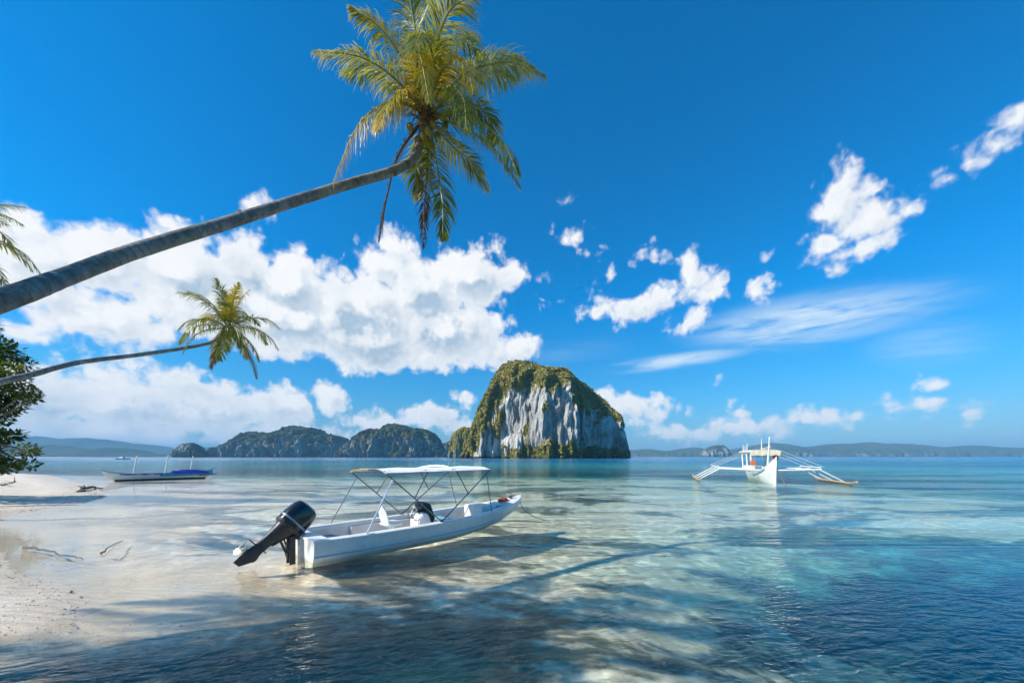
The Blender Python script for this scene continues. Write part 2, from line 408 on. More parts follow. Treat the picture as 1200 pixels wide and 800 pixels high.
# painted caustics: a bright mesh put into the water's transparent colour
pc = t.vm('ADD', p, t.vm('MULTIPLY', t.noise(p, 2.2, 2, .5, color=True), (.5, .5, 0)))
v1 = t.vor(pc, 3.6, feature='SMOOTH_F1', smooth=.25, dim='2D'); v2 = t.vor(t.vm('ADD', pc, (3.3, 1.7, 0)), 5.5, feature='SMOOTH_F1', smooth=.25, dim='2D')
caustic_paint = t.m('ADD', t.m('POWER', v1, 3.0), t.m('POWER', v2, 3.0))
caustic_paint = t.ramp(caustic_paint, .05, .75, .84, 1.45, smooth=False)
caustic_paint = t.m('ADD', t.m('MULTIPLY', t.m('SUBTRACT', caustic_paint, 1), t.m('MULTIPLY', t.ramp(dep, .05, .3), t.ramp(py_, 22, 7))), 1)
tint = t.scale(tint, caustic_paint); t.put(tr.inputs[0], tint)
df = t.node('ShaderNodeBsdfDiffuse')
body = t.mix(t.ramp(dep, .6, 6), (.08, .50, .50), (.0, .15, .28)); t.put(df.inputs[0], body)
under = t.mixsh(t.ramp(dep, .4, 4.2, .0, 1.0, smooth=False), tr.outputs[0], df.outputs[0])
sh = t.mixsh(t.m('MULTIPLY', frs, .76, clamp=True), under, gl.outputs[0])
t.l.new(sh, t.out)

# ------------------------------------------------------------------ islands and hills
def rockmat(name, green, rock, vegtop, haze_blue=0, fl=.05, seed=0.0, H=100., attr=False):
    m, t = newmat(name); p = t.obj(); x, y, z = t.sep(p)
    ps = t.vm('MULTIPLY', p, (1, 1, .16))
    n1 = t.noise(ps, fl, 6, .68, .6); n2 = t.noise(ps, fl*4.5, 5, .7, .5); n3 = t.noise(p, fl*.55, 5, .6); n4 = t.noise(p, fl*7, 5, .7)
    cr = t.mix(t.ramp(n1, .32, .66), tuple(a*.36 for a in rock), rock)
    cr = t.mix(t.ramp(n2, .50, .68, 0, .85), cr, tuple(a*.22 for a in rock))
    cr = t.mix(t.ramp(t.noise(p, fl*.8, 4, .6), .52, .7, 0, .5), cr, (.42, .33, .20))
    cg = t.mix(t.ramp(n4, .3, .68), tuple(a*.45 for a in green), green)
    cg = t.mix(t.ramp(n3, .4, .65, 0, .6), cg, (green[0]*1.25, green[1]*.95, green[2]*.8))
    nz = t.sep(t.node('ShaderNodeNewGeometry').outputs['Normal'])[2]
    k = t.m('ADD', t.m('MULTIPLY', t.m('SUBTRACT', n3, .5), 2.3), t.m('MULTIPLY', nz, 1.15))
    k = t.m('ADD', k, t.ramp(z, H*vegtop, H*min(.98, vegtop+.35), -.62, .55, smooth=False))
    k = t.m('ADD', k, t.ramp(z, H*.13, H*.02, 0, .55))
    k = t.m('ADD', k, t.m('MULTIPLY', t.m('SUBTRACT', n4, .5), .9))
    veg = t.ramp(k, .02, .14)
    if attr:
        va = t.node('ShaderNodeAttribute', attribute_name='greenery').outputs['Fac']
        veg = t.ramp(t.m('ADD', va, t.m('MULTIPLY', t.m('SUBTRACT', n4, .5), .9)), .42, .58)
    c = t.mix(veg, cr, cg)
    c = t.mix(t.ramp(z, H*.022, H*.012), c, (.05, .045, .04))
    h = t.m('ADD', t.m('MULTIPLY', n1, 1.0), t.m('ADD', t.m('MULTIPLY', n2, .7), t.m('MULTIPLY', n4, .5)))
    principled(t, c, .9, t.bump(h, .9, H*.07), Specular_IOR_Level=.15)
    return m
def island(name, prof, D, depth, mat, nx=220, nf=90, pw=2.6, rough=.05, wfn=None, seed=0., flute=1.0, ztop=1.0):
    """prof: skyline as photo points; a body of real depth behind it, its cliffs displaced by noise"""
    P = [(at(a, b, D).x, at(a, b, D).z*ztop) for a, b in prof]
    xs = [q[0] for q in P]; zs = [q[1] for q in P]; x0, x1 = xs[0], xs[-1]; H = max(zs); cx = (x0+x1)/2
    vs = []
    for i in range(nx+1):
        x = x0+(x1-x0)*i/nx
        hz = max(.4, lerp(xs, zs, x)); u = (x-cx)/((x1-x0)/2)
        wd = depth*math.sqrt(max(.02, 1-abs(u)**2.6)) if wfn is None else wfn(at_px(x, D))
        for j in range(nf+1):
            ph = PI*j/nf
            c_, s_ = math.cos(ph), math.sin(ph)
            yy = -math.copysign(abs(c_)**(2/pw), c_)*wd; zz = (s_**(2/pw if j else 1) if s_ > 0 else 0)*hz
            if yy < 0: yy *= 1.0
            q = Vector((x, yy, zz))
            s1 = H*rough
            n = mnoise.fractal(Vector((x/H*5+seed, yy/H*5, zz/H*1.3)), .8, 2.1, 5)*flute
            n2 = mnoise.fractal(Vector((x/H*2.2+seed, yy/H*2.2, zz/H*2.2+9)), .8, 2.1, 4)
            n3 = mnoise.fractal(Vector((x/H*16+seed, yy/H*16, zz/H*9+5)), .8, 2.0, 3)
            side = abs(c_)
            q.y += (n*1.6*side+n2*1.3*side)*s1*2.0
            q.x += n2*s1*1.0*side
            q.z += (n2*.35+n3*.55)*s1*min(1, s_*3)*(1 if zz > H*.1 else .3)
            if j in (0, nf): q.z = -3
            vs.append((q.x-cx, q.y, q.z))
    n1 = nf+1
    fs = [(i*n1+j, (i+1)*n1+j, (i+1)*n1+j+1, i*n1+j+1) for i in range(nx) for j in range(nf)]
    fs += [tuple(range(0, n1)), tuple(reversed(range(nx*n1, nx*n1+n1)))]
    o = raw(name, vs, fs, mat, smooth=True); o.location = (cx, D, 0)
    tag(o, kind='structure'); return o, (cx, H)
def at_px(x, D): return 600+F*x/D

MAINP = [(541, 536.5), (546, 526), (551, 512), (556, 497), (563, 480), (572, 460), (577, 448), (583, 436), (590, 428), (598, 424), (607, 423), (616, 425), (624, 430), (631, 434), (640, 434), (652, 435), (662, 439), (672, 444), (684, 450), (694, 459), (703, 468), (713, 480), (720, 490), (724, 500), (728, 514), (733, 528), (737.5, 536.5)]
def mainw(px):
    return lerp([546, 552, 560, 575, 600, 630, 655, 662, 674, 690, 700, 712, 722, 732, 738], [16, 30, 44, 64, 88, 110, 124, 104, 56, 50, 56, 62, 48, 26, 8], px)
m_main = rockmat('limestone_cliff', (.34, .30, .06), (1.0, .94, .84), .46, fl=.045, H=142, attr=True)
isl, (icx, iH) = island('rock_island', MAINP, 560, 90, m_main, nx=420, nf=150, pw=3.2, rough=.042, wfn=mainw, seed=2., ztop=.955, flute=1.5)

m_islet = rockmat('scrubby_limestone', (.24, .22, .045), (.6, .55, .46), .02, fl=.06, H=60)
m_far1 = rockmat('wooded_limestone', (.08, .105, .035), (.46, .43, .38), .22, fl=.02, H=230)
m_far2 = rockmat('wooded_hillside', (.085, .11, .045), (.30, .29, .24), .05, fl=.006, H=260)
c7 = lambda L: [(100+.3667*a, 480+.3667*b) for a, b in L]
c5 = lambda L: [(520+.2*a, 410+.2*b) for a, b in L]
c8 = lambda L: [(720+.4*a, 400+.4*b) for a, b in L]
cL = lambda L: [(.25*a, 480+.25*b) for a, b in L]
island('rock_island', c5([(24, 634), (30, 600), (38, 540), (44, 505), (60, 485), (82, 466), (105, 455), (122, 450), (145, 455), (165, 462), (190, 480), (205, 540), (215, 634)]), 720, 22, m_islet, nx=110, nf=60, pw=2.6, rough=.05, seed=5)
island('rock_island', c7([(810, 156), (822, 140), (835, 112), (850, 108), (868, 101), (885, 82), (900, 70), (925, 60), (950, 70), (962, 60), (975, 48), (1010, 48), (1030, 54), (1045, 60), (1080, 62), (1095, 67), (1110, 75), (1126, 92), (1133, 108), (1150, 110), (1160, 104), (1172, 100), (1185, 120), (1195, 156)]), 1500, 130, m_far1, nx=260, nf=80, pw=3.0, rough=.075, seed=11)
island('rock_island', c7([(370, 156.5), (395, 153), (420, 148), (440, 145), (462, 138), (474, 128), (485, 112), (497, 104), (510, 105), (520, 96), (530, 85), (543, 74), (555, 71), (575, 74), (592, 74), (606, 80), (622, 80), (636, 70), (652, 65), (665, 60), (675, 52), (690, 56), (705, 58), (738, 60), (752, 70), (765, 82), (785, 80), (800, 85), (816, 84), (830, 96), (840, 116), (855, 140), (870, 156)]), 1800, 170, m_far1, nx=300, nf=80, pw=2.8, rough=.075, seed=17)
island('rock_island', c7([(286, 156), (290, 146), (294, 128), (305, 114), (318, 108), (340, 105), (352, 110), (362, 122), (376, 136), (390, 146), (402, 156)]), 1300, 34, m_far1, nx=110, nf=60, pw=2.6, rough=.05, seed=23)
island('hills', cL([(-260, 226), (-200, 170), (-100, 150), (0, 132), (60, 136), (120, 124), (180, 125), (240, 136), (310, 141), (350, 135), (400, 133), (440, 141), (500, 140), (525, 150), (550, 160), (620, 158), (700, 166), (740, 176), (820, 185), (900, 180), (1000, 175), (1060, 176), (1090, 180), (1150, 195), (1230, 190), (1330, 222)]), 5600, 700, m_far2, nx=300, nf=40, pw=1.9, rough=.05, seed=31, flute=.6)
island('hills', cL([(-300, 226), (-100, 205), (0, 196), (90, 188), (150, 190), (200, 172), (245, 165), (290, 172), (330, 180), (370, 186), (420, 190), (470, 186), (520, 180), (560, 178), (590, 188), (620, 200), (670, 207), (720, 210), (790, 206), (830, 214), (880, 226)]), 3600, 420, m_far2, nx=260, nf=40, pw=1.9, rough=.05, seed=37, flute=.6)
island('hills', c8([(-30, 340), (0, 328), (40, 318), (100, 315), (150, 322), (190, 316), (230, 310), (262, 318), (290, 322), (330, 318), (380, 312), (430, 302), (450, 298), (470, 298), (520, 308), (550, 310), (580, 308), (610, 304), (640, 300), (670, 300), (700, 303), (720, 298), (740, 295), (765, 300), (800, 300), (830, 299), (850, 302), (875, 303), (900, 310), (950, 315), (985, 312), (1020, 305), (1060, 305), (1080, 311), (1100, 315), (1125, 310), (1150, 310), (1200, 315), (1260, 318), (1330, 335)]), 5200, 600, m_far2, nx=420, nf=40, pw=1.8, rough=.07, seed=43)
island('hills', c8([(250, 340), (258, 328), (270, 315), (282, 307), (300, 304), (318, 303), (328, 314), (336, 328), (345, 340)]), 3600, 90, m_far1, nx=90, nf=40, pw=2.4, rough=.06, seed=47)
# beach hills joining the right end of the left range
# ------------------------------------------------------------------ scrub over the big island: leafy clumps, countless
m_scrub, t = newmat('scrub_leaves')
p = t.obj(); ri = t.node('ShaderNodeNewGeometry').outputs['Random Per Island']
c = t.mix(ri, (.13, .13, .025), (.44, .38, .07)); c = t.mix(t.ramp(t.noise(p, .03, 3), .45, .62, 0, .5), c, (.46, .35, .08))
principled(t, c, .85, None, Specular_IOR_Level=.2)
def clump(r, seed):
    rnd = random.Random(seed); vs = []; fs = []
    for k in range(9):
        d = Vector((rnd.gauss(0, 1), rnd.gauss(0, 1), abs(rnd.gauss(0, .8)))).normalized()*r*rnd.uniform(.5, 1)
        a = Vector((rnd.gauss(0, 1), rnd.gauss(0, 1), rnd.gauss(0, 1))).normalized(); b = a.orthogonal().normalized(); q = r*rnd.uniform(.35, .6)
        n = len(vs); vs += [d+a*q, d+b*q, d-a*q, d-b*q]; fs.append((n, n+1, n+2, n+3))
    return [tuple(v) for v in vs], fs
CL = [clump(1, k) for k in range(8)]
def scrub(isl, H, count, rmin, rmax, test, name, mat, seed):
    rnd = random.Random(seed); me = isl.data; vs = []; fs = []
    polys = [q for q in me.polygons if q.normal.y < .35 and q.center.z > 1]
    ws = np.array([q.area for q in polys]); cum = np.cumsum(ws); k = 0; tries = 0
    while k < count and tries < count*12:
        tries += 1
        q = polys[min(len(polys)-1, int(np.searchsorted(cum, rnd.random()*cum[-1])))]
        c = q.center
        if not test(q.normal, c, rnd): continue
        a, b = me.vertices[q.vertices[0]].co, me.vertices[q.vertices[2]].co
        pnt = a.lerp(b, rnd.random()); r = rnd.uniform(rmin, rmax); cv, cf = CL[rnd.randrange(8)]; n = len(vs); an = rnd.random()*6.28; ca, sa = math.cos(an)*r, math.sin(an)*r
        for v_ in cv: vs.append((pnt.x+v_[0]*ca-v_[1]*sa, pnt.y+v_[0]*sa+v_[1]*ca, pnt.z+v_[2]*r*.9))
        fs += [tuple(i+n for i in f_) for f_ in cf]; k += 1
    o = raw(name, vs, fs, mat, smooth=False); o.location = isl.location; tag(o, kind='stuff'); return o
def green(c):
    n3 = mnoise.fractal(Vector((c.x*.035+4, c.y*.035, c.z*.02)), .8, 2, 3)
    px = at_px(c.x+icx, 560); zz = c.z/142
    topb = lerp([541, 556, 566, 580, 598, 655, 662, 690, 706, 722, 735], [.0, .04, .16, .42, .60, .60, .48, .46, .38, .26, .3], px)
    g_ = .5+(zz-topb-n3*.14)*7
    low = .5+(.13+n3*.16-zz)*9 if 596 < px < 722 else 0
    mid = .5+(n3-.30)*4 if 584 < px < 600 and zz < .45 else (.5+(n3-.42)*4)
    return max(0, min(1, max(g_, low, min(mid, 1))))
ga = isl.data.attributes.new('greenery', 'FLOAT', 'POINT'); ga.data.foreach_set('value', [green(q.co) for q in isl.data.vertices])
def vegtest(nm, c, rnd): return rnd.random() < (green(c)-.45)*3
scrub(isl, 142, 10000, 1.1, 2.6, vegtest, 'scrub', m_scrub, 5)
# ------------------------------------------------------------------ palm materials
def leafmat(name, cols, tr=.35, rough=.38):
    m, t = newmat(name); p = t.obj(); ri = t.node('ShaderNodeNewGeometry').outputs['Random Per Island']
    c = t.mix(ri, cols[0], cols[1]); c = t.mix(t.ramp(t.noise(p, 1.6, 4), .45, .68, 0, .8), c, cols[2])
    c = t.mix(t.ramp(t.noise(p, 22, 3), .56, .72, 0, .4), c, tuple(x*.5 for x in cols[0]))
    b = t.node('ShaderNodeBsdfPrincipled'); t.put(b.inputs['Base Color'], c); b.inputs['Roughness'].default_value = rough
    tl = t.node('ShaderNodeBsdfTranslucent'); t.put(tl.inputs[0], t.mix(.5, c, (cols[2][0]*1.3, cols[2][1]*1.3, cols[2][2]*.6)))
    t.l.new(t.mixsh(tr, b.outputs[0], tl.outputs[0]), t.out); return m
m_frond = leafmat('palm_leaf_green', ((.035, .07, .008), (.20, .24, .018), (.44, .40, .03)))
m_frondy = leafmat('palm_leaf_yellow', ((.28, .26, .015), (.48, .38, .02), (.58, .38, .04)), .4)
m_frondt = leafmat('palm_leaf_bleached', ((.14, .17, .025), (.34, .34, .06), (.60, .54, .24)), .35)
m_frondd = leafmat('palm_leaf_dead', ((.09, .055, .028), (.20, .12, .06), (.26, .17, .09)), .2, .8)
m_rach = simple('palm_midrib', (.26, .25, .06), .45, .25, 6)
m_rachd = simple('palm_midrib_dead', (.15, .09, .045), .8, .3, 6)
m_husk = simple('palm_fibre', (.16, .10, .055), .95, .45, 16, dirt=(.05, .035, .02), bump=.8)
m_coco = simple('coconut_husk', (.24, .22, .05), .45, .25, 5, dirt=(.20, .11, .04))
def trunkmat(name):
    m, t = newmat(name); p = t.obj(); uvn = t.node('ShaderNodeAttribute', attribute_name='along'); al = uvn.outputs['Fac']
    n = t.noise(p, 5, 6, .68); n2 = t.noise(p, 1.1, 4, .6); n3 = t.noise(p, 30, 4, .7)
    ring = t.m('SINE', t.m('ADD', t.m('MULTIPLY', al, 52.0), t.m('MULTIPLY', n, 4.5)))
    c = t.mix(t.ramp(n, .32, .68), (.15, .145, .135), (.31, .30, .275))
    c = t.mix(t.ramp(n2, .48, .68, 0, .7), c, (.44, .42, .39))
    c = t.mix(t.m('MULTIPLY', t.ramp(ring, .6, 1.0, 0, .5), t.ramp(n2, .35, .6)), c, (.07, .065, .06))
    c = t.mix(t.ramp(n3, .56, .70, 0, .7), c, (.06, .055, .045)); c = t.mix(t.ramp(t.noise(p, 9, 5, .7), .55, .68, 0, .6), c, (.10, .095, .085))
    c = t.mix(t.ramp(t.noise(p, 2.7, 4, .6), .60, .7, 0, .45), c, (.10, .14, .07))
    h = t.m('ADD', t.m('MULTIPLY', ring, -.15), t.m('ADD', t.m('MULTIPLY', n, .8), t.m('MULTIPLY', n3, .5)))
    principled(t, c, .92, t.bump(h, .8, .03), Specular_IOR_Level=.2); return m
m_trunk = trunkmat('palm_bark')
def spline(P, n):
    P = [Vector(p) for p in P]; P = [P[0]*2-P[1]]+P+[P[-1]*2-P[-2]]; out = []
    segs = len(P)-3
    for k in range(n+1):
        u = k/n*segs; i = min(int(u), segs-1); f = u-i; a, b, c, d = P[i:i+4]
        out.append(.5*((2*b)+(c-a)*f+(2*a-5*b+4*c-d)*f*f+(3*b-3*c+d-a)*f**3))
    return out
def trunk_mesh(path, r0, r1, parent, seed, ring=.11, name='trunk'):
    pts = spline(path, 150); L = [0]
    for a, b in zip(pts, pts[1:]): L.append(L[-1]+(b-a).length)
    vs = []; al = []; n = 20; up = V(0, 0, 1); T = L[-1]
    for i, p in enumerate(pts):
        tt = (pts[min(i+1, 150)]-pts[max(i-1, 0)]).normalized(); a = tt.cross(up)
        if a.length < .01: a = tt.orthogonal()
        a.normalize(); b = a.cross(tt).normalized(); up = b
        f = L[i]/T; r = r0+(r1-r0)*f**.8
        if f > .965: r *= 1+1.0*(f-.965)/.035*.45
        if f < .03: r *= 1+(.03-f)/.03*.35
        for k in range(n):
            an = 2*PI*k/n; d = a*math.cos(an)+b*math.sin(an)
            nn = mnoise.fractal(Vector((math.cos(an)*1.2+seed, math.sin(an)*1.2, L[i]*1.6)), .8, 2, 4)
            rr = r*(1+.05*nn+.010*math.sin(L[i]/ring*2*PI+.6*nn*3))
            vs.append(tuple(p+d*rr)); al.append(L[i])
    fs = [(i*n+k, i*n+(k+1) % n, (i+1)*n+(k+1) % n, (i+1)*n+k) for i in range(150) for k in range(n)]
    fs += [tuple(range(150*n, 151*n))]
    o = raw(name, vs, fs, m_trunk, parent); a_ = o.data.attributes.new('along', 'FLOAT', 'POINT'); a_.data.foreach_set('value', al)
    return o, pts
def frond_mesh(path, rnd, n=58, lmax=.78, wid=.034, droop=.5, mats=None, ragged=.1, updir=None, base_gap=.16, scale=1.):
    """one feather leaf: a tapering midrib and two rows of drooping leaflets"""
    N = 30; pts = spline(path, N); mb = MB()
    mb.tube(pts, [scale*(.030*(1-k/N)**.8+.004) for k in range(N+1)], 5, 1)
    L = sum((b-a).length for a, b in zip(pts, pts[1:]))
    up0 = updir or V(0, 0, 1); tw = rnd.uniform(-.5, .5)
    for k in range(n):
        u = base_gap+(1-base_gap)*k/(n-1); x = u*N; i = min(int(x), N-1); f = x-i
        p = pts[i].lerp(pts[i+1], f); T = (pts[i+1]-pts[i]).normalized()
        s = T.cross(up0)
        if s.length < .15: s = T.cross(V(.3, -.8, .4))
        s.normalize(); nn = s.cross(T).normalized()
        if nn.dot(up0) < 0: nn = -nn
        env = (math.sin(PI*min(1, (u-base_gap)/(1-base_gap)*.86+.13)))**.55
        for sd in (-1, 1):
            if rnd.random() < ragged: continue
            l = lmax*env*rnd.uniform(.8, 1.1)*scale; w = wid*scale*rnd.uniform(.8, 1.15)
            a = math.radians(lerp([0, .5, 1], [72, 52, 24], u))+rnd.uniform(-.22, .22)
            tilt = .22+rnd.uniform(-.4, .4)
            d = (s*sd*math.sin(a)*math.cos(tilt)+T*math.cos(a)+nn*math.sin(tilt)*math.sin(a)*.6).normalized()
            dr = droop*rnd.uniform(.6, 1.5)
            q = [p]; dd = d.copy(); st = l/4
            for j in range(4):
                dd = (dd+V(0, 0, -1)*dr*(.12+.22*j)).normalized(); q.append(q[-1]+dd*st)
            wv = dd.cross(d) if False else (T*math.sin(a)-s*sd*math.cos(a)).normalized()
            ws = [w*.45, w, w*.85, w*.5, .002]
            vs = []
            for j in range(5): vs += [q[j]-wv*ws[j]*.5, q[j]+wv*ws[j]*.5]
            mb.add(vs, [(2*j, 2*j+1, 2*j+3, 2*j+2) for j in range(4)], 0)
    me = bpy.data.meshes.new('frond'); me.from_pydata(mb.v, [], mb.f)
    for m_ in mats: me.materials.append(m_)
    me.polygons.foreach_set('material_index', mb.m); me.update(); return me
G = (m_frond, m_rach); Yw = (m_frondy, m_rach); Bt = (m_frondt, m_rach); Dd = (m_frondd, m_rachd)
def nuts(parent, c, rnd, n=7, r=.12):
    for k in range(n):
        an = 2*PI*k/n+rnd.random(); mb = MB()
        mb.ball(c+V(math.cos(an)*.26, math.sin(an)*.26, -.16-.12*rnd.random()), r*rnd.uniform(.8, 1.05), 0, 12, 8, (1, 1, 1.22))
        mb.build('coconut', m_coco, parent)
# ------------------------------------------------------------------ the big leaning palm
rnd = random.Random(11)
PD = 8.85
kc = lambda cx, cy, dy=0.: at(340+cx*.3624, cy*.3624, PD+dy*.85)
crown_c = kc(440, 385)
palm = thing('coconut_palm', 'big coconut palm whose thick grey trunk leans across the upper left sky', 'palm', (-8.9, 1.9, bed(-8.9, 1.9)-.1))
PB = palm.location.copy()
def rel(p): return Vector(p)-PB
Q = .85
tp = [(-8.9, 1.9, bed(-8.9, 1.9)-.3), (-7.9, 2.5, 1.2), (-6.85, 3.2, 2.35)]+[tuple(at(a, b, c*Q)) for a, b, c in ((0, 353, 4.85), (78, 324, 5.75), (156, 295, 6.6), (276, 258, 7.9), (338, 238, 8.6), (405, 217, 9.35), (456, 202, 9.9), (480, 190, 10.15), (491, 172, 10.3))]+[tuple(crown_c+V(0, 0, -.13))]
tro, tpts = trunk_mesh([rel(q) for q in tp], .120, .092, palm, 3.3)
# cut climbing notches and old scars on the upper side of the trunk
for px, py, Y in ((163, 281, 6.72), (282, 243, 8.1), (462, 198, 9.95), (60, 318, 5.55)):
    mb = MB(); c = rel(at(px, py+6, Y*Q)); mb.ball(c, .055, 0, 9, 6, (1.25, 1, .75)); o = mb.build('knot', m_husk, palm)
FR = [ # control points in crown-crop pixels with depth offsets, material, leaflet length, droop
 ([(440, 380, 0), (345, 262, -.6), (230, 186, -1.2), (80, 166, -1.9)], Bt, .75, .75, 0),
 ([(440, 370, 0), (372, 212, -.5), (292, 92, -.9), (196, 26, -1.2)], Bt, .6, .7, .2),
 ([(440, 370, 0), (385, 230, .3), (330, 120, .6), (255, 60, 1.0)], G, .75, .5, 0),
 ([(432, 360, 0), (412, 150, .1), (392, 20, -.1), (372, -110, -.5)], G, .8, .3, 0),
 ([(448, 355, 0), (470, 160, -.3), (520, 30, -.8), (610, -20, -1.5)], Bt, .8, .5, .1),
 ([(448, 360, 0), (450, 200, .6), (440, 60, 1.2), (470, -60, 1.9)], G, .8, .3, 0),
 ([(455, 360, 0), (500, 205, .5), (548, 128, 1.1), (622, 182, 1.9)], G, .75, .7, .1),
 ([(470, 352, 0), (560, 244, -.2), (700, 202, -.5), (824, 244, -.8)], Bt, .72, .8, .05),
 ([(470, 360, 0), (560, 270, .6), (640, 240, 1.1), (730, 260, 1.7)], G, .75, .7, .1),
 ([(474, 378, 0), (560, 414, -.5), (660, 484, -1.0), (742, 600, -1.4)], G, .8, .55, .03),
 ([(480, 372, 0), (575, 335, .4), (640, 380, .9), (664, 452, 1.3)], G, .7, .7, .05),
 ([(458, 410, 0), (474, 540, -.5), (492, 650, -.8), (494, 775, -.9)], G, .62, .35, .03),
 ([(450, 412, 0), (444, 540, .1), (434, 660, .1), (432, 800, .1)], Dd, .40, .5, .35),
 ([(415, 405, 0), (350, 500, -.2), (312, 640, -.3), (286, 780, -.3)], Dd, .40, .6, .35),
 ([(420, 340, 0), (330, 330, -.7), (225, 400, -1.3), (138, 590, -1.6)], Yw, .95, 2.4, .0),
 ([(430, 330, 0), (380, 300, -.9), (320, 330, -1.5), (280, 420, -1.9)], Yw, .7, .8, .05),
 ([(450, 340, 0), (490, 232, -.8), (560, 190, -1.6), (592, 300, -2.2)], Yw, .75, .8, .05),
 ([(450, 350, 0), (462, 200, -.9), (430, 110, -1.8), (402, 160, -2.6)], G, .8, .6, .0),
 ([(460, 360, 0), (520, 300, -.9), (560, 320, -1.7), (570, 420, -2.3)], G, .7, .8, .05),
 ([(440, 350, 0), (410, 230, -1.0), (420, 180, -1.9), (450, 330, -2.8)], Yw, .7, .8, .1),
 ([(445, 350, 0), (480, 180, .6), (540, 110, 1.4), (600, 140, 2.4)], G, .8, .5, .0),
 ([(430, 365, 0), (350, 290, .6), (270, 230, 1.2), (170, 240, 1.9)], G, .75, .7, .0),
 ([(476, 372, 0), (580, 380, -.9), (680, 450, -1.7), (735, 560, -2.2)], G, .8, .7, .05),
 ([(470, 350, 0), (580, 215, .5), (690, 190, 1.0), (790, 225, 1.5)], G, .75, .7, .05),
 ([(465, 390, 0), (520, 470, .6), (580, 520, 1.0), (640, 610, 1.3)], G, .7, .5, .1),
 ([(445, 410, 0), (420, 500, .6), (405, 560, 1.0), (412, 640, 1.2)], G, .6, .5, .1),
 ([(450, 345, 0), (432, 230, .8), (395, 130, 1.7), (350, 60, 2.6)], G, .8, .4, .0),
]
for pts, mt, lm, dr, rg in FR:
    P = [kc(*q) for q in pts]
    if len(P) == 4 and pts[0][2] == 0: P[0] = crown_c+(P[0]-crown_c)*.6
    me = frond_mesh([rel(q) for q in P], rnd, n=104, lmax=lm*.98, wid=.028, droop=dr*1.25, mats=mt, ragged=rg+.10, base_gap=.1)
    o = link('frond', me, palm)
    if mt is Dd: o['label'] = 'withered brown frond'
    if mt is Yw: o['label'] = 'yellow frond'
# fibrous heart of the crown
mb = MB(); mb.ball(rel(crown_c)+V(0, 0, .02), .20, 0, 12, 8, (1, 1, 1.5))
for k in range(60):
    d = V(rnd.gauss(0, 1), rnd.gauss(0, 1), rnd.uniform(-.6, 1.6)).normalized(); a = rel(crown_c)
    mb.tube([a+d*.12, a+d*.34+V(0, 0, .05), a+d*.55+V(0, 0, rnd.uniform(-.25, .1))], [.02, .014, .004], 4)
mb.build('crown_heart', m_husk, palm)
for cx, cy, dy in ((388, 412, -.35), (464, 405, -.42), (500, 408, -.2), (432, 440, -.3), (476, 440, -.1), (410, 452, .1), (448, 425, -.45)):
    mb = MB(); mb.ball(rel(kc(cx, cy, dy)), .082, 0, 14, 9, (1, 1, 1.2)); mb.build('coconut', m_coco, palm)

# ------------------------------------------------------------------ other palms: procedural crowns
def crown_paths(rnd, n, L, flop=1.0):
    out = []
    for k in range(n):
        an = k*2.39996+rnd.uniform(-.2, .2); e = lerp([0, .35, .75, 1], [82, 48, 8, -62], (k+.5)/n)+rnd.uniform(-8, 8)
        e = math.radians(e); l = L*rnd.uniform(.85, 1.08); d = V(math.cos(an)*math.cos(e), math.sin(an)*math.cos(e), math.sin(e))
        g = (.10+.30*max(0, math.cos(e)))*flop
        P = [V(0, 0, 0)]; cur = d.copy(); q = V(0, 0, 0)
        for j in range(4):
            cur = (cur+V(0, 0, -1)*g*(.35+.55*j)).normalized(); q = q+cur*l/4; P.append(q.copy())
        out.append(((k+.5)/n, P))
    return out
def palm_tree(label, base, path, r0, r1, seed, L=2.9, n=24, nl=44, group=None, meshes=None, dens=.06, coco=True):
    rnd = random.Random(seed); o = thing('coconut_palm', label, 'palm', base, 0, group); B = Vector(base)
    trunk_mesh([Vector(q)-B for q in path], r0, r1, o, seed*1.7); top = Vector(path[-1])-B
    ms = meshes if meshes is not None else []
    fresh = not ms
    for i, (u, P) in enumerate(crown_paths(rnd, n, L)):
        if fresh:
            mt = Yw if rnd.random() < .30 else (Bt if rnd.random() < .25 else G)
            if u > .86: mt = Dd if rnd.random() < .6 else G
            ms.append(frond_mesh(P, rnd, n=nl, lmax=.72, wid=.042, droop=.55+.5*rnd.random(), mats=mt, ragged=dens))
        f = link('frond', ms[i % len(ms)], o); f.location = top
        if not fresh: f.rotation_euler = (0, 0, seed*.7)
    mb = MB(); mb.ball(top, .2, 0, 10, 7, (1, 1, 1.5))
    for k in range(30):
        d = V(rnd.gauss(0, 1), rnd.gauss(0, 1), rnd.uniform(-.8, 1)).normalized(); mb.tube([top+d*.1, top+d*.45+V(0, 0, -.1)], [.018, .005], 4)
    mb.build('crown_heart', m_husk, o)
    if coco: nuts(o, top, rnd)
    return o, ms
c2_ = at(268, 385, 20); b2 = (-21.5, 8.6, bed(-21.5, 8.6)-.1)
_, fm = palm_tree('smaller coconut palm with a thin curved trunk and yellow green crown, far down the beach', b2,
    [(b2[0], b2[1], b2[2]-.3), (-20.0, 9.6, 2.2), (-18.0, 11.2, 3.6), tuple(at(20, 443, 13.0)), tuple(at(90, 425, 15.4)), tuple(at(160, 416, 17.4)), tuple(at(215, 408, 18.8)), tuple(at(250, 400, 19.7)), tuple(c2_)], .14, .075, 3, L=2.65, n=26, nl=46)
c3_ = at(-54, 274, 15.5); b3 = (-27., 9., bed(-27, 9)-.1)
palm_tree('coconut palm at the left edge of the photo with only its frond tips showing', b3,
    [(b3[0], b3[1], b3[2]-.3), (-26.5, 10.4, 3.5), (-25., 13., 8.), tuple(c3_)], .2, .12, 8, L=2.9, n=24, nl=44)
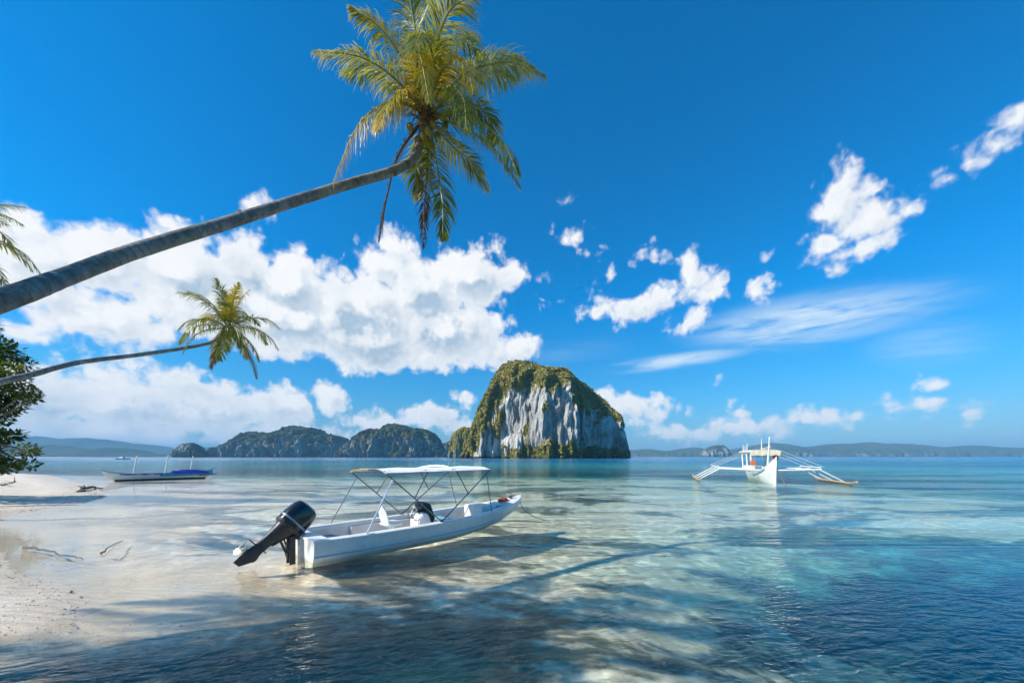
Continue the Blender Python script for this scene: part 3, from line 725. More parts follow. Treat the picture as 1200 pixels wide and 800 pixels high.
# more palms of the same grove stand behind the viewer; their crowns shade the shallows
def shade(tx, ty, H, label_seed):
    k = H/SUN.z; top = V(tx+SUN.x*k, ty+SUN.y*k, H); bx, by = top.x-2.6, top.y-2.0
    bz = bed(bx, by)-.1
    palm_tree('coconut palm of the grove on the sand behind the viewer', (bx, by, bz), [(bx, by, bz-.3), (bx+.3, by+.2, H*.3), (bx+1.2, by+.9, H*.7), tuple(top)], .19, .11, label_seed, L=3.1, n=26,
              group='palms of the grove behind the viewer', meshes=fm, coco=False)
SHADES = [(-3.3, 3.2, 10.5), (3.6, 4.0, 12.5), (7.0, 4.9, 12), (4.4, 7.2, 13), (9.6, 7.4, 14), (-1.5, 5.2, 8.5)]
for i, s_ in enumerate(SHADES): shade(s_[0], s_[1], s_[2], 20+i)

# ------------------------------------------------------------------ broadleaf beach tree at the left edge
m_bleaf = leafmat('beach_tree_leaf', ((.03, .07, .012), (.09, .14, .02), (.17, .21, .03)), .3, .45)
m_bbark = simple('beach_tree_bark', (.17, .14, .11), .95, .35, 12, dirt=(.06, .05, .04), bump=.8)
TD = 15.5
tb = (-23.4, 15.2, bed(-23.4, 15.2)-.1)
tree = thing('beach_tree', 'leafy dark green broadleaf tree reaching in over the beach from the left edge', 'tree', tb)
TB = Vector(tb); rnd = random.Random(5)
lobes = [(2, 412, 20, 0), (-15, 408, 26, .5), (28, 427, 11, .2), (10, 440, 20, -.4), (0, 458, 30, .3), (30, 460, 14, 0), (42, 466, 7, .1), (12, 474, 17, .4), (-8, 484, 20, 0), (6, 511, 13, 0), (20, 509, 8, .2), (-12, 514, 18, .3), (30, 527, 11, -.2), (40, 530, 5, -.2), (2, 545, 17, 0), (16, 541, 9, .2), (35, 545, 8, .1), (-20, 545, 22, .3),
         (-50, 420, 40, 0), (-60, 470, 45, .8), (-50, 520, 40, -.5), (-90, 440, 55, .5), (-100, 500, 50, 0), (-40, 380, 30, .5), (-90, 390, 45, -.6), (-60, 350, 30, 0)]
mbc = MB(); mbt = MB()
fork = V(-22.2, 15.3, 2.3)-TB
mbt.tube([V(0, 0, -.3), V(.3, 0, .9), V(.9, .1, 1.6), fork], [.30, .24, .2, .17], 10)
for (px, py, r, dy) in lobes:
    c = at(px, py, TD+dy)-TB; R = r/F*TD*.76
    mid = fork.lerp(c, .5)+V(0, 0, .25)
    mbt.tube([fork, mid, c], [.09, .05, .012], 6)
    cnt = int(210*(r/15)**1.9)
    for k in range(min(cnt, 2200)):
        d = V(rnd.gauss(0, 1), rnd.gauss(0, 1), rnd.gauss(0, .8)).normalized()*R*rnd.random()**.4*1.12
        d.z *= .8
        p = c+d; L_ = rnd.uniform(.14, .24); ax = (d.normalized()+V(rnd.gauss(0, .6), rnd.gauss(0, .6), rnd.gauss(0, .4))).normalized()
        sd = ax.cross(V(rnd.gauss(0, .4), rnd.gauss(0, .4), 1)).normalized(); nn = ax.cross(sd)*.02
        mbc.add([p, p+ax*L_*.45+sd*L_*.26+nn, p+ax*L_, p+ax*L_*.45-sd*L_*.26+nn], [(0, 1, 2, 3)])
raw('crown', mbc.v, mbc.f, m_bleaf, tree, smooth=False)
mbt.build('trunk', m_bbark, tree)
# low sprigs and driftwood on the sand
m_drift = simple('driftwood', (.16, .13, .10), .9, .35, 9, dirt=(.05, .04, .03), bump=.6)
def stick(name, label, cat, pts, r, forks=0, seed=1):
    rnd = random.Random(seed); p0 = Vector(pts[0]); o_ = MB(); P = spline([Vector(p)-p0 for p in pts], 16)
    P = [p+V(rnd.gauss(0, r*.6), rnd.gauss(0, r*.6), rnd.gauss(0, r*.3)) for p in P]
    o_.tube(P, [r*(1-.7*k/16) for k in range(17)], 7)
    for k in range(forks):
        i = rnd.randint(4, 13); d = V(rnd.gauss(0, 1), rnd.gauss(0, .6), rnd.uniform(.0, .35)).normalized()*rnd.uniform(.15, .4)
        o_.tube([P[i], P[i]+d*.5, P[i]+d+V(0, 0, .05)], [r*.5, r*.35, r*.12], 5)
    o = o_.build(name, m_drift); o.location = p0; tag(o, label, cat); return o
w = on_water
stick('driftwood_branch', 'long thin dark branch lying in the wet shallows left of the motorboat', 'driftwood', [w(26, 641, .05), w(50, 643, .09), w(76, 650, .05), w(100, 654, .02)], .028, 0, 3)
stick('driftwood_stick', 'small bent stick lying in the smooth shallow water between beach and outboard', 'driftwood', [w(118, 648, -.02), w(121, 646, .05), w(128, 641, .04), w(143, 633, .0)], .02, 0, 4)
stick('driftwood_log', 'short dark log washed up on the far sand spit', 'driftwood', [w(94, 576, .06), w(99, 572, .16), w(108, 571, .12), w(122, 572, .05)], .11, 2, 6)
stick('fallen_branch', 'bare twiggy branch lying on the sand below the beach tree', 'branch', [w(-8, 566, .15), w(2, 568, .3), w(12, 566, .35), w(20, 564, .45)], .05, 12, 9)
# ------------------------------------------------------------------ boat materials
def gelmat():
    m, t = newmat('white_gelcoat'); p = t.obj(); x, y, z = t.sep(p)
    n = t.noise(p, 3, 6, .65); sc = t.noise(t.vm('MULTIPLY', p, (2.5, 2.5, 22)), 2.0, 5, .7); dr = t.noise(t.vm('MULTIPLY', p, (14, 14, 1.2)), 1.0, 4, .6)
    c = t.mix(t.ramp(n, .3, .7), (.84, .84, .82), (.76, .76, .73))
    c = t.mix(t.ramp(sc, .60, .72, 0, .5), c, (.50, .49, .45))
    c = t.mix(t.ramp(dr, .56, .72, 0, .35), c, (.52, .47, .38))
    c = t.mix(t.m('MULTIPLY', t.ramp(t.m('ADD', z, t.m('MULTIPLY_ADD', n, .08, -.04)), .11, .01), .75), c, (.36, .36, .24))   # scum line at the water
    principled(t, c, t.ramp(sc, .3, .7, .28, .5), t.bump(n, .12, .01), Coat_Weight=.2); return m
m_gel = gelmat()
m_gelin = simple('worn_inner_gelcoat', (.70, .68, .64), .5, .08, 4, dirt=(.48, .44, .38))
m_blue = simple('faded_blue_paint', (.22, .45, .62), .45, .12, 5)
m_stripe = simple('pale_blue_stripe', (.30, .52, .66), .4, .1, 5)
m_steel = simple('polished_steel_tube', (.16, .165, .18), .35, .1, 5, Metallic=.5)
m_alu = simple('aluminium_tube', (.75, .76, .78), .35, .06, 5, Metallic=.6)
m_canvas = simple('white_canvas', (.78, .79, .80), .85, .05, 6)
m_tan = simple('tan_canvas_lining', (.42, .30, .17), .9, .15, 8)
m_black = simple('black_engine_paint', (.012, .013, .015), .22, .3, 4, Coat_Weight=.5)
m_dgrey = simple('dark_cast_metal', (.035, .036, .038), .45, .3, 14)
m_decal = simple('silver_band', (.30, .31, .33), .35, .1, 4, Metallic=.4)
m_prop = simple('bare_propeller_metal', (.70, .64, .52), .35, .1, 8, Metallic=.5)
m_rope = simple('weathered_rope', (.22, .12, .09), .95, .3, 30)
m_rrope = simple('red_rope', (.42, .07, .03), .9, .3, 25)
m_orange = simple('orange_life_vest', (.60, .17, .06), .8, .15, 9)
m_redc = simple('red_cloth', (.45, .03, .03), .85, .2, 9)
m_bluetarp = simple('blue_tarpaulin', (.015, .035, .35), .55, .25, 7, bump=.5)
m_cyan = simple('turquoise_boat_paint', (.03, .30, .48), .45, .15, 3)
m_wood = simple('varnished_bamboo', (.42, .30, .17), .6, .2, 8)
m_bwhite = simple('white_boat_paint', (.78, .78, .74), .45, .06, 2.5, dirt=(.50, .50, .42))
m_keel_shadow = simple('dark_keel_and_shadow', (.03, .035, .045), .6, .2, 4)
m_cream = simple('cream_cockpit_canvas', (.62, .56, .42), .85, .1, 6)
m_glass = simple('black_rubber', (.02, .02, .02), .6, .2, 8)

# ------------------------------------------------------------------ motorboat: x forward, y to port
BX, BY, THT = -4.11, 7.22, math.radians(42.3)
mbt_ = thing('motorboat', 'white open fibreglass motorboat with a folding canopy frame, moored in the foreground shallows', 'motorboat', (BX, BY, 0), PI/2-THT)
mbt_.rotation_euler = (0, 0, PI/2-THT)
LB = 6.5
def hb(x): return lerp([0, .8, 2.2, 3.4, 4.4, 5.1, 5.7, 6.15, 6.4, 6.5], [.80, .86, .90, .88, .78, .63, .44, .25, .11, .02], x)   # half beam
def hs(x): return lerp([0, 1, 2.4, 3.6, 4.6, 5.4, 6.0, 6.5], [.43, .42, .42, .435, .47, .53, .60, .69], x)                    # sheer
def hc(x): return hb(x)*lerp([0, 3.5, 5, 6, 6.5], [.88, .84, .66, .42, .3], x)                                              # chine half beam
def zc(x): return lerp([0, 3, 4.4, 5.4, 6.1, 6.5], [-.04, -.03, .03, .14, .30, .50], x)
def zk(x): return lerp([0, 3, 4.6, 5.5, 6.1, 6.5], [-.16, -.17, -.13, -.02, .20, .46], x)
xs = [LB*k/44 for k in range(45)]
def sec(x, off=0.):
    b, s_, c, z1, z0 = hb(x), hs(x), hc(x), zc(x), zk(x)
    knu = lerp([0, 1], [c, b], .42)+.012; zn = z1+(s_-z1)*.36
    P = [(b, s_), (b*.5+knu*.5+.008, (s_+zn)/2), (knu+.014, zn+.012), (knu, zn-.012), (c, z1), (c*.5, (z0+z1)/2-.01), (0, z0)]
    return [V(x, a, z) for a, z in P]+[V(x, -a, z) for a, z in reversed(P[:-1])]
mb = MB(); mb.loft([sec(x) for x in xs]); 
s0 = sec(0); mb.add(s0, [tuple(range(len(s0)))])
hull = mb.build('hull', m_gel, mbt_)
# rubbing line in pale blue along both sides
mb = MB()
for sd in (-1, 1):
    def pt(x, k, o_=.016): 
        q = sec(x)[2]; return V(x, sd*(abs(q.y)+.006+o_*0), q.z+k)
    rows = []
    for x in xs[:43]:
        q = sec(x)[2]; rows.append([V(x, sd*(q.y+.004), q.z+.012), V(x, sd*(q.y+.012), q.z+.006), V(x, sd*(q.y+.012), q.z-.012), V(x, sd*(q.y+.000), q.z-.018)])
    mb.loft(rows)
mb.build('side_stripe', m_stripe, mbt_)
# gunwale cap and inner liner
mb = MB()
def inn(x): return max(0.0, hb(x)-.15*min(1, hb(x)/.4))
rows = []
xe = [x for x in xs if x <= 5.35]
for x in xe:
    b, i_, s_ = hb(x), inn(x), hs(x)
    for_ = [V(x, b+.022, s_-.035), V(x, b+.026, s_+.008), V(x, b, s_+.024), V(x, i_, s_+.022), V(x, i_-.012, s_+.0), V(x, i_-.02, s_-.05)]
    rows.append(for_)
mb.loft(rows); mb.loft([[V(v.x, -v.y, v.z) for v in r_] for r_ in rows])
mb.box((.12, 0, hs(0)+.006), (.27, 1.62, .045))
mb.build('gunwale', m_gel, mbt_)
mb = MB()
fl = .02
rows = [[V(x, inn(x)-.02, hs(x)-.05), V(x, inn(x)-.05, fl+.12), V(x, inn(x)-.12, fl+lerp([0, 4, 5.4], [0, .02, .12], x)), V(x, 0, fl+lerp([0, 4, 5.4], [0, .02, .12], x)), V(x, -(inn(x)-.12), fl+lerp([0, 4, 5.4], [0, .02, .12], x)), V(x, -(inn(x)-.05), fl+.12), V(x, -(inn(x)-.02), hs(x)-.05)] for x in xe if x > .1]
mb.loft(rows); r0_, r1_ = rows[0], rows[-1]
mb.add(r0_, [tuple(range(7))]); mb.add(r1_, [tuple(range(7))])
mb.build('inner_liner', m_gelin, mbt_)
# foredeck
mb = MB(); rows = []
for x in [x for x in xs if x >= 5.2]:
    b, s_ = hb(x)+.02, hs(x)+.022
    rows.append([V(x, b, s_-.05), V(x, b, s_), V(x, b*.5, s_+.02), V(x, 0, s_+.028), V(x, -b*.5, s_+.02), V(x, -b, s_), V(x, -b, s_-.05)])
mb.loft(rows, caps=True); mb.build('foredeck', m_gel, mbt_)
mb = MB(); mb.box((6.05, 0, hs(6.05)+.08), (.05, .10, .08)); mb.tube([(6.05, -.12, hs(6.05)+.12), (6.05, .12, hs(6.05)+.12)], .018, 8); mb.build('mooring_cleat', m_dgrey, mbt_, bevel=.006)
# benches, console, seats
def part(name, c, d, mat, bev=.02, parent=mbt_, **k):
    mb = MB(); mb.box(c, d, **k); return mb.build(name, mat, parent, bevel=bev)
part('stern_bench', (.42, 0, .26), (.36, 1.30, .06), m_gelin)
part('storage_box', (4.75, 0, .36), (.55, .80, .46), m_gel, .03)
part('bench', (3.55, 0, .30), (.34, 1.42, .05), m_blue)
part('bow_bench', (5.15, 0, .38), (.3, .76, .06), m_gelin)
for y in (.66, -.66):
    mb = MB(); mb.box((2.6, y, .20), (2.6, .10, .28)); mb.build('side_locker', m_gelin, mbt_, bevel=.015)
con = MB()
prof = [(-.16, 0), (.22, 0), (.22, .34), (.12, .66), (-.02, .72), (-.16, .52)]
yc = -.18
con.loft([[V(2.62+a, yc+sy*.19, .03+z*.84) for a, z in prof] for sy in (-1, 1)], closed=True, caps=True)
console = con.build('console', m_gel, mbt_, bevel=.025)
mb = MB(); prof2 = [(.03, .60), (.25, .30), (.33, .42), (.20, .78), (.04, .84), (-.06, .76)]
mb.loft([[V(2.62+a, yc+sy*.17, .03+z) for a, z in prof2] for sy in (-1, 1)], closed=True, caps=True); mb.build('dashboard_cowl', m_black, console, bevel=.02)
mb = MB(); R0 = .17; cc = V(2.42, yc, .70); ax1 = V(0, 1, 0); ax2 = V(.45, 0, .89)
mb.tube([cc+ax1*R0*math.cos(a)+ax2*R0*math.sin(a) for a in [2*PI*k/24 for k in range(25)]], .014, 6)
for k in range(3):
    a = k*2.094+.5; mb.tube([cc, cc+ax1*R0*math.cos(a)+ax2*R0*math.sin(a)], .01, 5)
mb.tube([cc, cc+V(.2, 0, -.09)], .02, 8); mb.build('steering_wheel', m_steel, console)
part('red_gauge', (2.452, yc+.12, .52), (.02, .07, .07), m_rrope, .005, console)
seat = MB(); seat.box((1.95, -.02, .42), (.38, .42, .09)); seat = seat.build('seat', m_gel, mbt_, bevel=.03)
mb = MB(); mb.tube([(1.95, -.02, .02), (1.95, -.02, .38)], .07, 12); mb.build('pedestal', m_gel, seat)
mb = MB(); rows = []
for k in range(9):
    z = .44+.40*k/8; w_ = .19*math.sqrt(max(.05, 1-((k/8-.35)/.68)**2)); xx = 1.79-.10*k/8
    rows.append([V(xx, -.02-w_, z), V(xx-.035, -.02-w_*.5, z), V(xx-.045, -.02, z), V(xx-.035, -.02+w_*.5, z), V(xx, -.02+w_, z), V(xx+.05, -.02+w_*.6, z), V(xx+.055, -.02, z), V(xx+.05, -.02-w_*.6, z)])
mb.loft(rows, closed=True, caps=True); mb.build('backrest', m_gel, seat)
# bimini: bows are U frames across the beam, hinged at two points on each gunwale
def bow_frame(x0, x1, ztop, w_, parent, r=.016, half=None, nm='canopy_bow', mt=None, y0=None):
    mb = MB(); g = .86 if y0 is None else y0; zb = hs(max(0, x0))+.02
    P = [(x0, -g, zb), (x1, -w_, ztop-.10), (x1, -w_+.07, ztop-.02), (x1, -w_*.4, ztop+.02), (x1, w_*.4, ztop+.02), (x1, w_-.07, ztop-.02), (x1, w_, ztop-.10), (x0, g, zb)]
    mb.tube(P, r, 8); return mb.build(nm, mt or m_steel, parent)
ZT = 1.66
XA, XB, XC, XD = 1.40, 2.40, 3.25, 4.35; WT = .80
def strut(a, b, r=.012, nm='canopy_strut', mt=None):
    mb = MB(); mb.tube([a, b], r, 7); mb.build(nm, mt or m_steel, mbt_)
def on(a, b, f): return tuple(Vector(a).lerp(Vector(b), f))
for x in (XA, XB, XC, XD):
    mb = MB(); mb.tube([(x, -WT, ZT-.08), (x, -WT+.07, ZT-.02), (x, -WT*.4, ZT+.01), (x, WT*.4, ZT+.01), (x, WT-.07, ZT-.02), (x, WT, ZT-.08)], .014, 8); mb.build('canopy_bow', m_steel, mbt_)
for sd in (-1, 1):
    zt = ZT-.07; hg = (2.75, sd*.86, hs(2.7)+.03); aft = (XA, sd*WT, zt); fore = (XD, sd*WT, zt)
    strut(hg, aft, .014); strut(hg, fore, .014)
    strut((XB, sd*WT, zt), on(hg, aft, .52)); strut((XC, sd*WT, zt), on(hg, fore, .52))
    strut(on(hg, fore, .93), (4.5, sd*(hb(4.5)-.03), hs(4.5)+.02), .010)
    strut(on(hg, aft, .90), (.95, sd*.85, hs(1)+.02), .018 if sd < 0 else .012, mt=m_alu if sd < 0 else None)
    mb = MB(); mb.box(hg, (.06, .03, .05)); mb.build('hinge', m_dgrey, mbt_)
# stretched canvas with a sag between the bows and a rolled front
mb = MB(); rows = []
N = 40
for k in range(N+1):
    x = XA-.03+(XD+.06-XA)*k/N; sag = -.02*abs(math.sin(PI*(x-XA)/.984))
    row = []
    for j in range(13):
        y = -WT-.01+(2*WT+.02)*j/12; a = abs(y)/WT; z = ZT+.03-(.07*max(0, a-.6)**1.6/.4**1.6)+sag*(1-a**4)+.006*mnoise.noise(Vector((x*3, y*4, 1)))
        row.append(V(x, y, z))
    rows.append(row)
mb.loft(rows); mb.loft([[v-V(0, 0, .012) for v in r_] for r_ in rows]); cnv = mb.build('canopy_canvas', m_canvas, mbt_)
mb = MB(); P = [(XA-.02, -WT*.1, ZT+.01), (XA-.02, WT*.5, ZT+.0), (XA-.02, WT, ZT-.07)]
mb.tube(spline(P, 16), .018, 8); mb.build('rolled_hem', m_tan, cnv)
mb = MB()
for k in range(17):
    pass
P = spline([(XC-.1, -WT*.92, ZT+.0), (XC+.0, -WT*.5, ZT+.045), (XC+.05, 0, ZT+.06), (XC+.0, WT*.5, ZT+.045), (XC-.1, WT*.92, ZT+.0)], 20)
mb.tube(P, [.012+.035*math.sin(PI*k/20)+.006*math.sin(k*1.9) for k in range(21)], 9, flat=.6); mb.build('folded_canvas', m_canvas, cnv)
# ---- outboard, tilted up
out = thing('outboard_motor', None, None); 
for k_ in ('label', 'category'):
    if k_ in out: del out[k_]
out.parent = mbt_; out.location = (-.16, -.02, .37); out.scale = (.86, .86, .86) 
TL = math.radians(48)
# local: motor axis w along the leg. a = aft/up axis, d = down the leg
dn_ = V(-math.sin(TL), 0, -math.cos(TL)); fw = V(math.cos(TL), 0, -math.sin(TL))   # leg direction; forward side of the motor
sdv = V(0, 1, 0)
PV = V(0, 0, .10)
def mp(d, f, s=0): return PV+dn_*d+fw*f+sdv*s
def oval(d, fc, rf, rs, n=32, e=.75, tilt=0.):
    r_ = []
    for k in range(n):
        a = 2*PI*k/n; c_, s_ = math.cos(a), math.sin(a)
        r_.append(mp(d+tilt*rf*c_, fc+math.copysign(abs(c_)**e, c_)*rf, math.copysign(abs(s_)**e, s_)*rs))
    return r_
mb = MB()
mb.loft([oval(-.72, -.19, .06, .05), oval(-.712, -.19, .16, .12), oval(-.67, -.185, .245, .19), oval(-.57, -.18, .29, .225), oval(-.42, -.175, .315, .24), oval(-.26, -.17, .318, .242), oval(-.165, -.165, .31, .238)], closed=True, caps=True)
cow = mb.build('cowling', m_black, out)
mb = MB(); mb.loft([oval(-.27, -.17, .324, .248), oval(-.255, -.17, .328, .252), oval(-.245, -.17, .328, .252), oval(-.23, -.17, .322, .246)], closed=True); mb.build('silver_stripe', m_decal, cow)
mb = MB(); mb.loft([oval(-.162, -.165, .322, .248), oval(-.12, -.165, .322, .248), oval(-.07, -.165, .28, .21)], closed=True, caps=True); mb.build('lower_cover', m_dgrey, out, bevel=.01)
mb = MB(); mb.loft([oval(-.10, -.17, .25, .185), oval(.02, -.20, .20, .15), oval(.16, -.225, .155, .10), oval(.30, -.24, .125, .07), oval(.42, -.25, .115, .055), oval(.52, -.255, .12, .05)], closed=True, caps=True)
mb.build('midsection', m_dgrey, out)
mb = MB()
mb.loft([oval(.515, -.30, .22, .095, e=.6), oval(.535, -.31, .23, .10, e=.6)], closed=True, caps=True)          # anti-ventilation plate
mb.loft([oval(.53, -.26, .12, .045), oval(.64, -.26, .125, .05), oval(.72, -.27, .16, .062), oval(.80, -.27, .15, .055)], closed=True, caps=True)
mb.loft([[mp(.79, -.14, .022), mp(.79, -.40, .022), mp(.79, -.40, -.022), mp(.79, -.14, -.022)], [mp(1.00, -.26, .006), mp(1.00, -.40, .006), mp(1.00, -.40, -.006), mp(1.00, -.26, -.006)]], closed=True, caps=True)
mb.box(tuple(mp(.50, -.17)), (.02, .03, .02))
mb.build('gearcase', m_dgrey, out)
mb = MB(); hub0 = mp(.72, -.42); axp = -fw
mb.tube([hub0, hub0+axp*.07, hub0+axp*.13], [.055, .05, .03], 12)
for k in range(3):
    a = k*2.094+.4; rd = dn_*math.cos(a)+sdv*math.sin(a); tg = dn_*-math.sin(a)+sdv*math.cos(a)
    pts = [hub0+axp*.02+rd*.05-tg*.02, hub0+axp*.05+rd*.11-tg*.075, hub0+axp*.07+rd*.165-tg*.03, hub0+axp*.10+rd*.16+tg*.05, hub0+axp*.11+rd*.09+tg*.065, hub0+axp*.10+rd*.05+tg*.02]
    b2_ = [q+axp*.008 for q in pts]; mb.add(pts+b2_, [(0, 1, 2, 3, 4, 5), (11, 10, 9, 8, 7, 6)]+[(i, (i+1) % 6, 6+(i+1) % 6, 6+i) for i in range(6)])
mb.build('propeller', m_prop, out)
mb = MB()
mb.box((.03, .10, -.20), (.12, .035, .62)); mb.box((.03, -.10, -.20), (.12, .035, .62)); mb.box((.13, 0, .06), (.20, .26, .07))
mb.tube([(.0, -.15, .08), (.0, .15, .08)], .035, 10)
mb.tube([(.0, .0, -.42), tuple(mp(.16, -.12))], .028, 8); mb.tube([(.0, .06, -.35), tuple(mp(.05, -.10, .06))], .02, 8); mb.tube([(-.02, -.06, -.30), tuple(mp(.0, -.06, -.06))], .022, 8)
mb.box((-.03, 0, -.30), (.07, .15, .12)); mb.box((-.02, 0, -.12), (.09, .12, .14))
mb.build('clamp_bracket', m_dgrey, out, bevel=.008)
mb = MB(); mb.loft([[mp(a, b, s_) for a, b in ((-.10, .06), (.10, -.02), (.36, -.10), (.36, -.13), (.08, -.07), (-.10, .0))] for s_ in (-.05, .05)], closed=True, caps=True); mb.build('swivel_bracket', m_dgrey, out, bevel=.006)
mb = MB(); mb.tube(spline([tuple(mp(-.12, .08, .08)), (.10, .08, .30), (.32, .12, .10), (.45, .18, -.12)], 14), .018, 7); mb.tube(spline([tuple(mp(-.12, .06, .04)), (.12, .02, .26), (.34, .0, .08), (.5, -.04, -.12)], 14), .014, 7); mb.build('control_cable', m_glass, out)
# loose things lying in and tied to the boat
RM = Matrix.Translation((BX, BY, 0)) @ Matrix.Rotation(PI/2-THT, 4, 'Z')
def bw(x, y, z): return RM @ V(x, y, z)
def placed(mb, name, mat, x, y, z, label, cat, rz=0):
    o = mb.build(name, mat); o.location = bw(x, y, z); o.rotation_euler = (0, 0, PI/2-THT+rz); tag(o, label, cat); return o
mb = MB()
for k in range(4):
    r_ = .15-.02*k; mb.tube([V(r_*math.cos(a)*1.2, r_*math.sin(a), .02*k+.005*math.sin(3*a)) for a in [2*PI*i/24 for i in range(25)]], .016, 6)
placed(mb, 'rope_coil', m_rrope, 5.66, -.05, hs(5.66)+.07, 'reddish rope coiled on the foredeck of the motorboat', 'rope')
mb = MB()
P = [V(0, 0, 0), V(.10, .05, .12), V(-.05, .10, .20), V(-.2, 0, .10), V(-.1, -.1, .02), V(.1, -.05, .1), V(.22, .02, .05)]
mb.tube(spline(P, 30), .009, 6); placed(mb, 'rope_tangle', m_rope, 6.02, .0, hs(6.0)+.06, 'thin loose rope loops standing on the very tip of the bow', 'rope')
mb = MB(); a = bw(6.42, 0, .66); P = [V(0, 0, 0), V(.10, .02, -.28), V(.26, .06, -.48), V(.52, .12, -.64), V(.9, .2, -.78)]
mb.tube(spline(P, 20), .010, 6); o = mb.build('mooring_rope', m_rope); o.location = a; tag(o, 'mooring rope hanging from the bow of the motorboat down into the water', 'rope')
mb = MB(); rr_ = random.Random(3)
for k in range(7): mb.ball((rr_.uniform(-.2, .2), rr_.uniform(-.12, .12), rr_.uniform(0, .05)), rr_.uniform(.07, .12), 0, 9, 6, (1.2, 1, .45))
placed(mb, 'folded_cloth', simple('faded_pink_cloth', (.62, .42, .40), .9, .15, 9), .95, -.30, .27+.12, 'crumpled pale pink cloth lying near the stern of the motorboat', 'cloth')
bpy.data.objects['folded_cloth'].location = bw(.45, -.25, .33)

# ------------------------------------------------------------------ double outrigger boat on the right, bow towards the viewer
OB = on_water(908, 567); 
RO = math.radians(-112)      # bow direction
def outrigger(name, label, loc, rz):
    return thing(name, label, 'outrigger boat', loc, rz)
ob = outrigger('outrigger_boat', 'white double outrigger boat with a canopied cabin, moored on the right', (OB.x-math.cos(RO)*4.2, OB.y-math.sin(RO)*4.2, 0), RO)
def ohb(x): return lerp([-4.3, -3.6, -2, 0, 1.6, 2.8, 3.6, 4.15, 4.35], [.28, .50, .66, .70, .62, .46, .29, .11, .03], x)
def ohs(x): return lerp([-4.3, -2, 0, 1.4, 2.6, 3.5, 4.2, 4.6], [.95, .72, .66, .74, .96, 1.32, 1.75, 1.95], x)
mb = MB(); rows = []
for k in range(41):
    x = -4.3+8.65*k/40; b, s_ = ohb(x), ohs(x); rk = max(0, x-3.2)*.10
    rows.append([V(x+rk, b, s_), V(x+rk*.7, b*.92, s_*.6+.05), V(x, b*.62, .12), V(x, b*.22, -.16), V(x, 0, -.26), V(x, -b*.22, -.16), V(x, -b*.62, .12), V(x+rk*.7, -b*.92, s_*.6+.05), V(x+rk, -b, s_)])
mb.loft(rows); mb.add(rows[0], [tuple(range(9))]); mb.build('hull', m_bwhite, ob)
mb = MB()
for sd in (-1, 1): mb.tube([V(-4.3+8.65*k/30+max(0, -4.3+8.65*k/30-3.2)*.1, sd*ohb(-4.3+8.65*k/30), ohs(-4.3+8.65*k/30)+.01) for k in range(31)], .035, 6)
mb.build('gunwale', m_bwhite, ob)
mb = MB(); mb.loft([[V(4.30, .06, -.1), V(4.52, .0, -.1), V(4.30, -.06, -.1)], [V(4.38, .06, 1.0), V(4.60, 0, 1.0), V(4.38, -.06, 1.0)], [V(4.46, .05, 1.88), V(4.70, 0, 2.0), V(4.46, -.05, 1.88)]], closed=True, caps=True); mb.build('stem_post', m_bwhite, ob)
mb = MB()
rows = [[V(x, ohb(x)-.04, ohs(x)-.08), V(x, 0, ohs(x)-.05), V(x, -ohb(x)+.04, ohs(x)-.08)] for x in [-4.2+.2*k for k in range(42)]]
mb.loft(rows); mb.build('deck', m_bwhite, ob)
for sd in (-1, 1):
    mb = MB(); mb.tube([V(x, sd*(ohb(x)+.03), ohs(x)-.14) for x in [.4+.25*k for k in range(12)]], .03, 6); mb.build('blue_trim', m_cyan, ob)
# cabin: coaming, posts, roof
mb = MB(); mb.box((-1.2, 0, .98), (3.4, 1.5, .45)); mb.build('cabin_side', m_bwhite, ob, bevel=.04)
for x in (.9, -.7, -2.6):
    for sd in (-1, 1):
        mb = MB(); mb.tube([(x, sd*.80, .8), (x-.05, sd*.88, 2.38)], .055, 8); mb.build('post', m_bwhite, ob)
mb = MB(); rows = []
for k in range(13):
    x = -3.2+4.7*k/12; rows.append([V(x, -1.0, 2.30), V(x, -.97, 2.44), V(x, -.6, 2.52), V(x, 0, 2.55), V(x, .6, 2.52), V(x, 0.97, 2.44), V(x, 1.0, 2.30), V(x, .6, 2.45), V(x, 0, 2.48), V(x, -.6, 2.45)])
mb.loft(rows, closed=True, caps=True); mb.build('canopy_roof', m_cream, ob)
mb = MB()
for sd in (-1, 1): mb.tube([(-3.2, sd*1.0, 2.36), (1.5, sd*1.0, 2.36)], .05, 7)
mb.tube([(1.5, -1.0, 2.36), (1.5, 1.0, 2.36)], .05, 7); mb.build('roof_edge', m_bwhite, ob)
mb = MB(); mb.loft([[V(1.54+.02*math.sin(k*1.7), -1.0+2*k/16, 2.40+.08*(1-abs(k-8)/8)) for k in range(17)], [V(1.58+.03*math.sin(k*2.1), -1.0+2*k/16, 2.06-.03*math.sin(k*1.3)) for k in range(17)]]); mb.loft([[V(x, 1.02, 2.38) for x in (-3.1, -1.6, 0, 1.5)], [V(x, 1.04, 2.1) for x in (-3.1, -1.6, 0, 1.5)]]); mb.build('canopy_valance', m_cream, ob)
# bow mast and rigging masts
mb = MB(); mb.tube([(2.35, -.05, .95), (2.55, .05, 3.45)], [.07, .045], 8); mb.tube([(2.45, -.5, 2.52), (2.5, .15, 2.72)], .035, 6); mb.build('mast', m_bwhite, ob)
for x, y, z in ((-.2, .1, 3.45), (-1.2, -.75, 3.1), (-2.0, -.9, 3.0), (-2.9, -.6, 2.9)):
    mb = MB(); mb.tube([(x, y, 2.4), (x, y, z)], [.045, .02], 6); mb.build('mast', m_bwhite, ob)
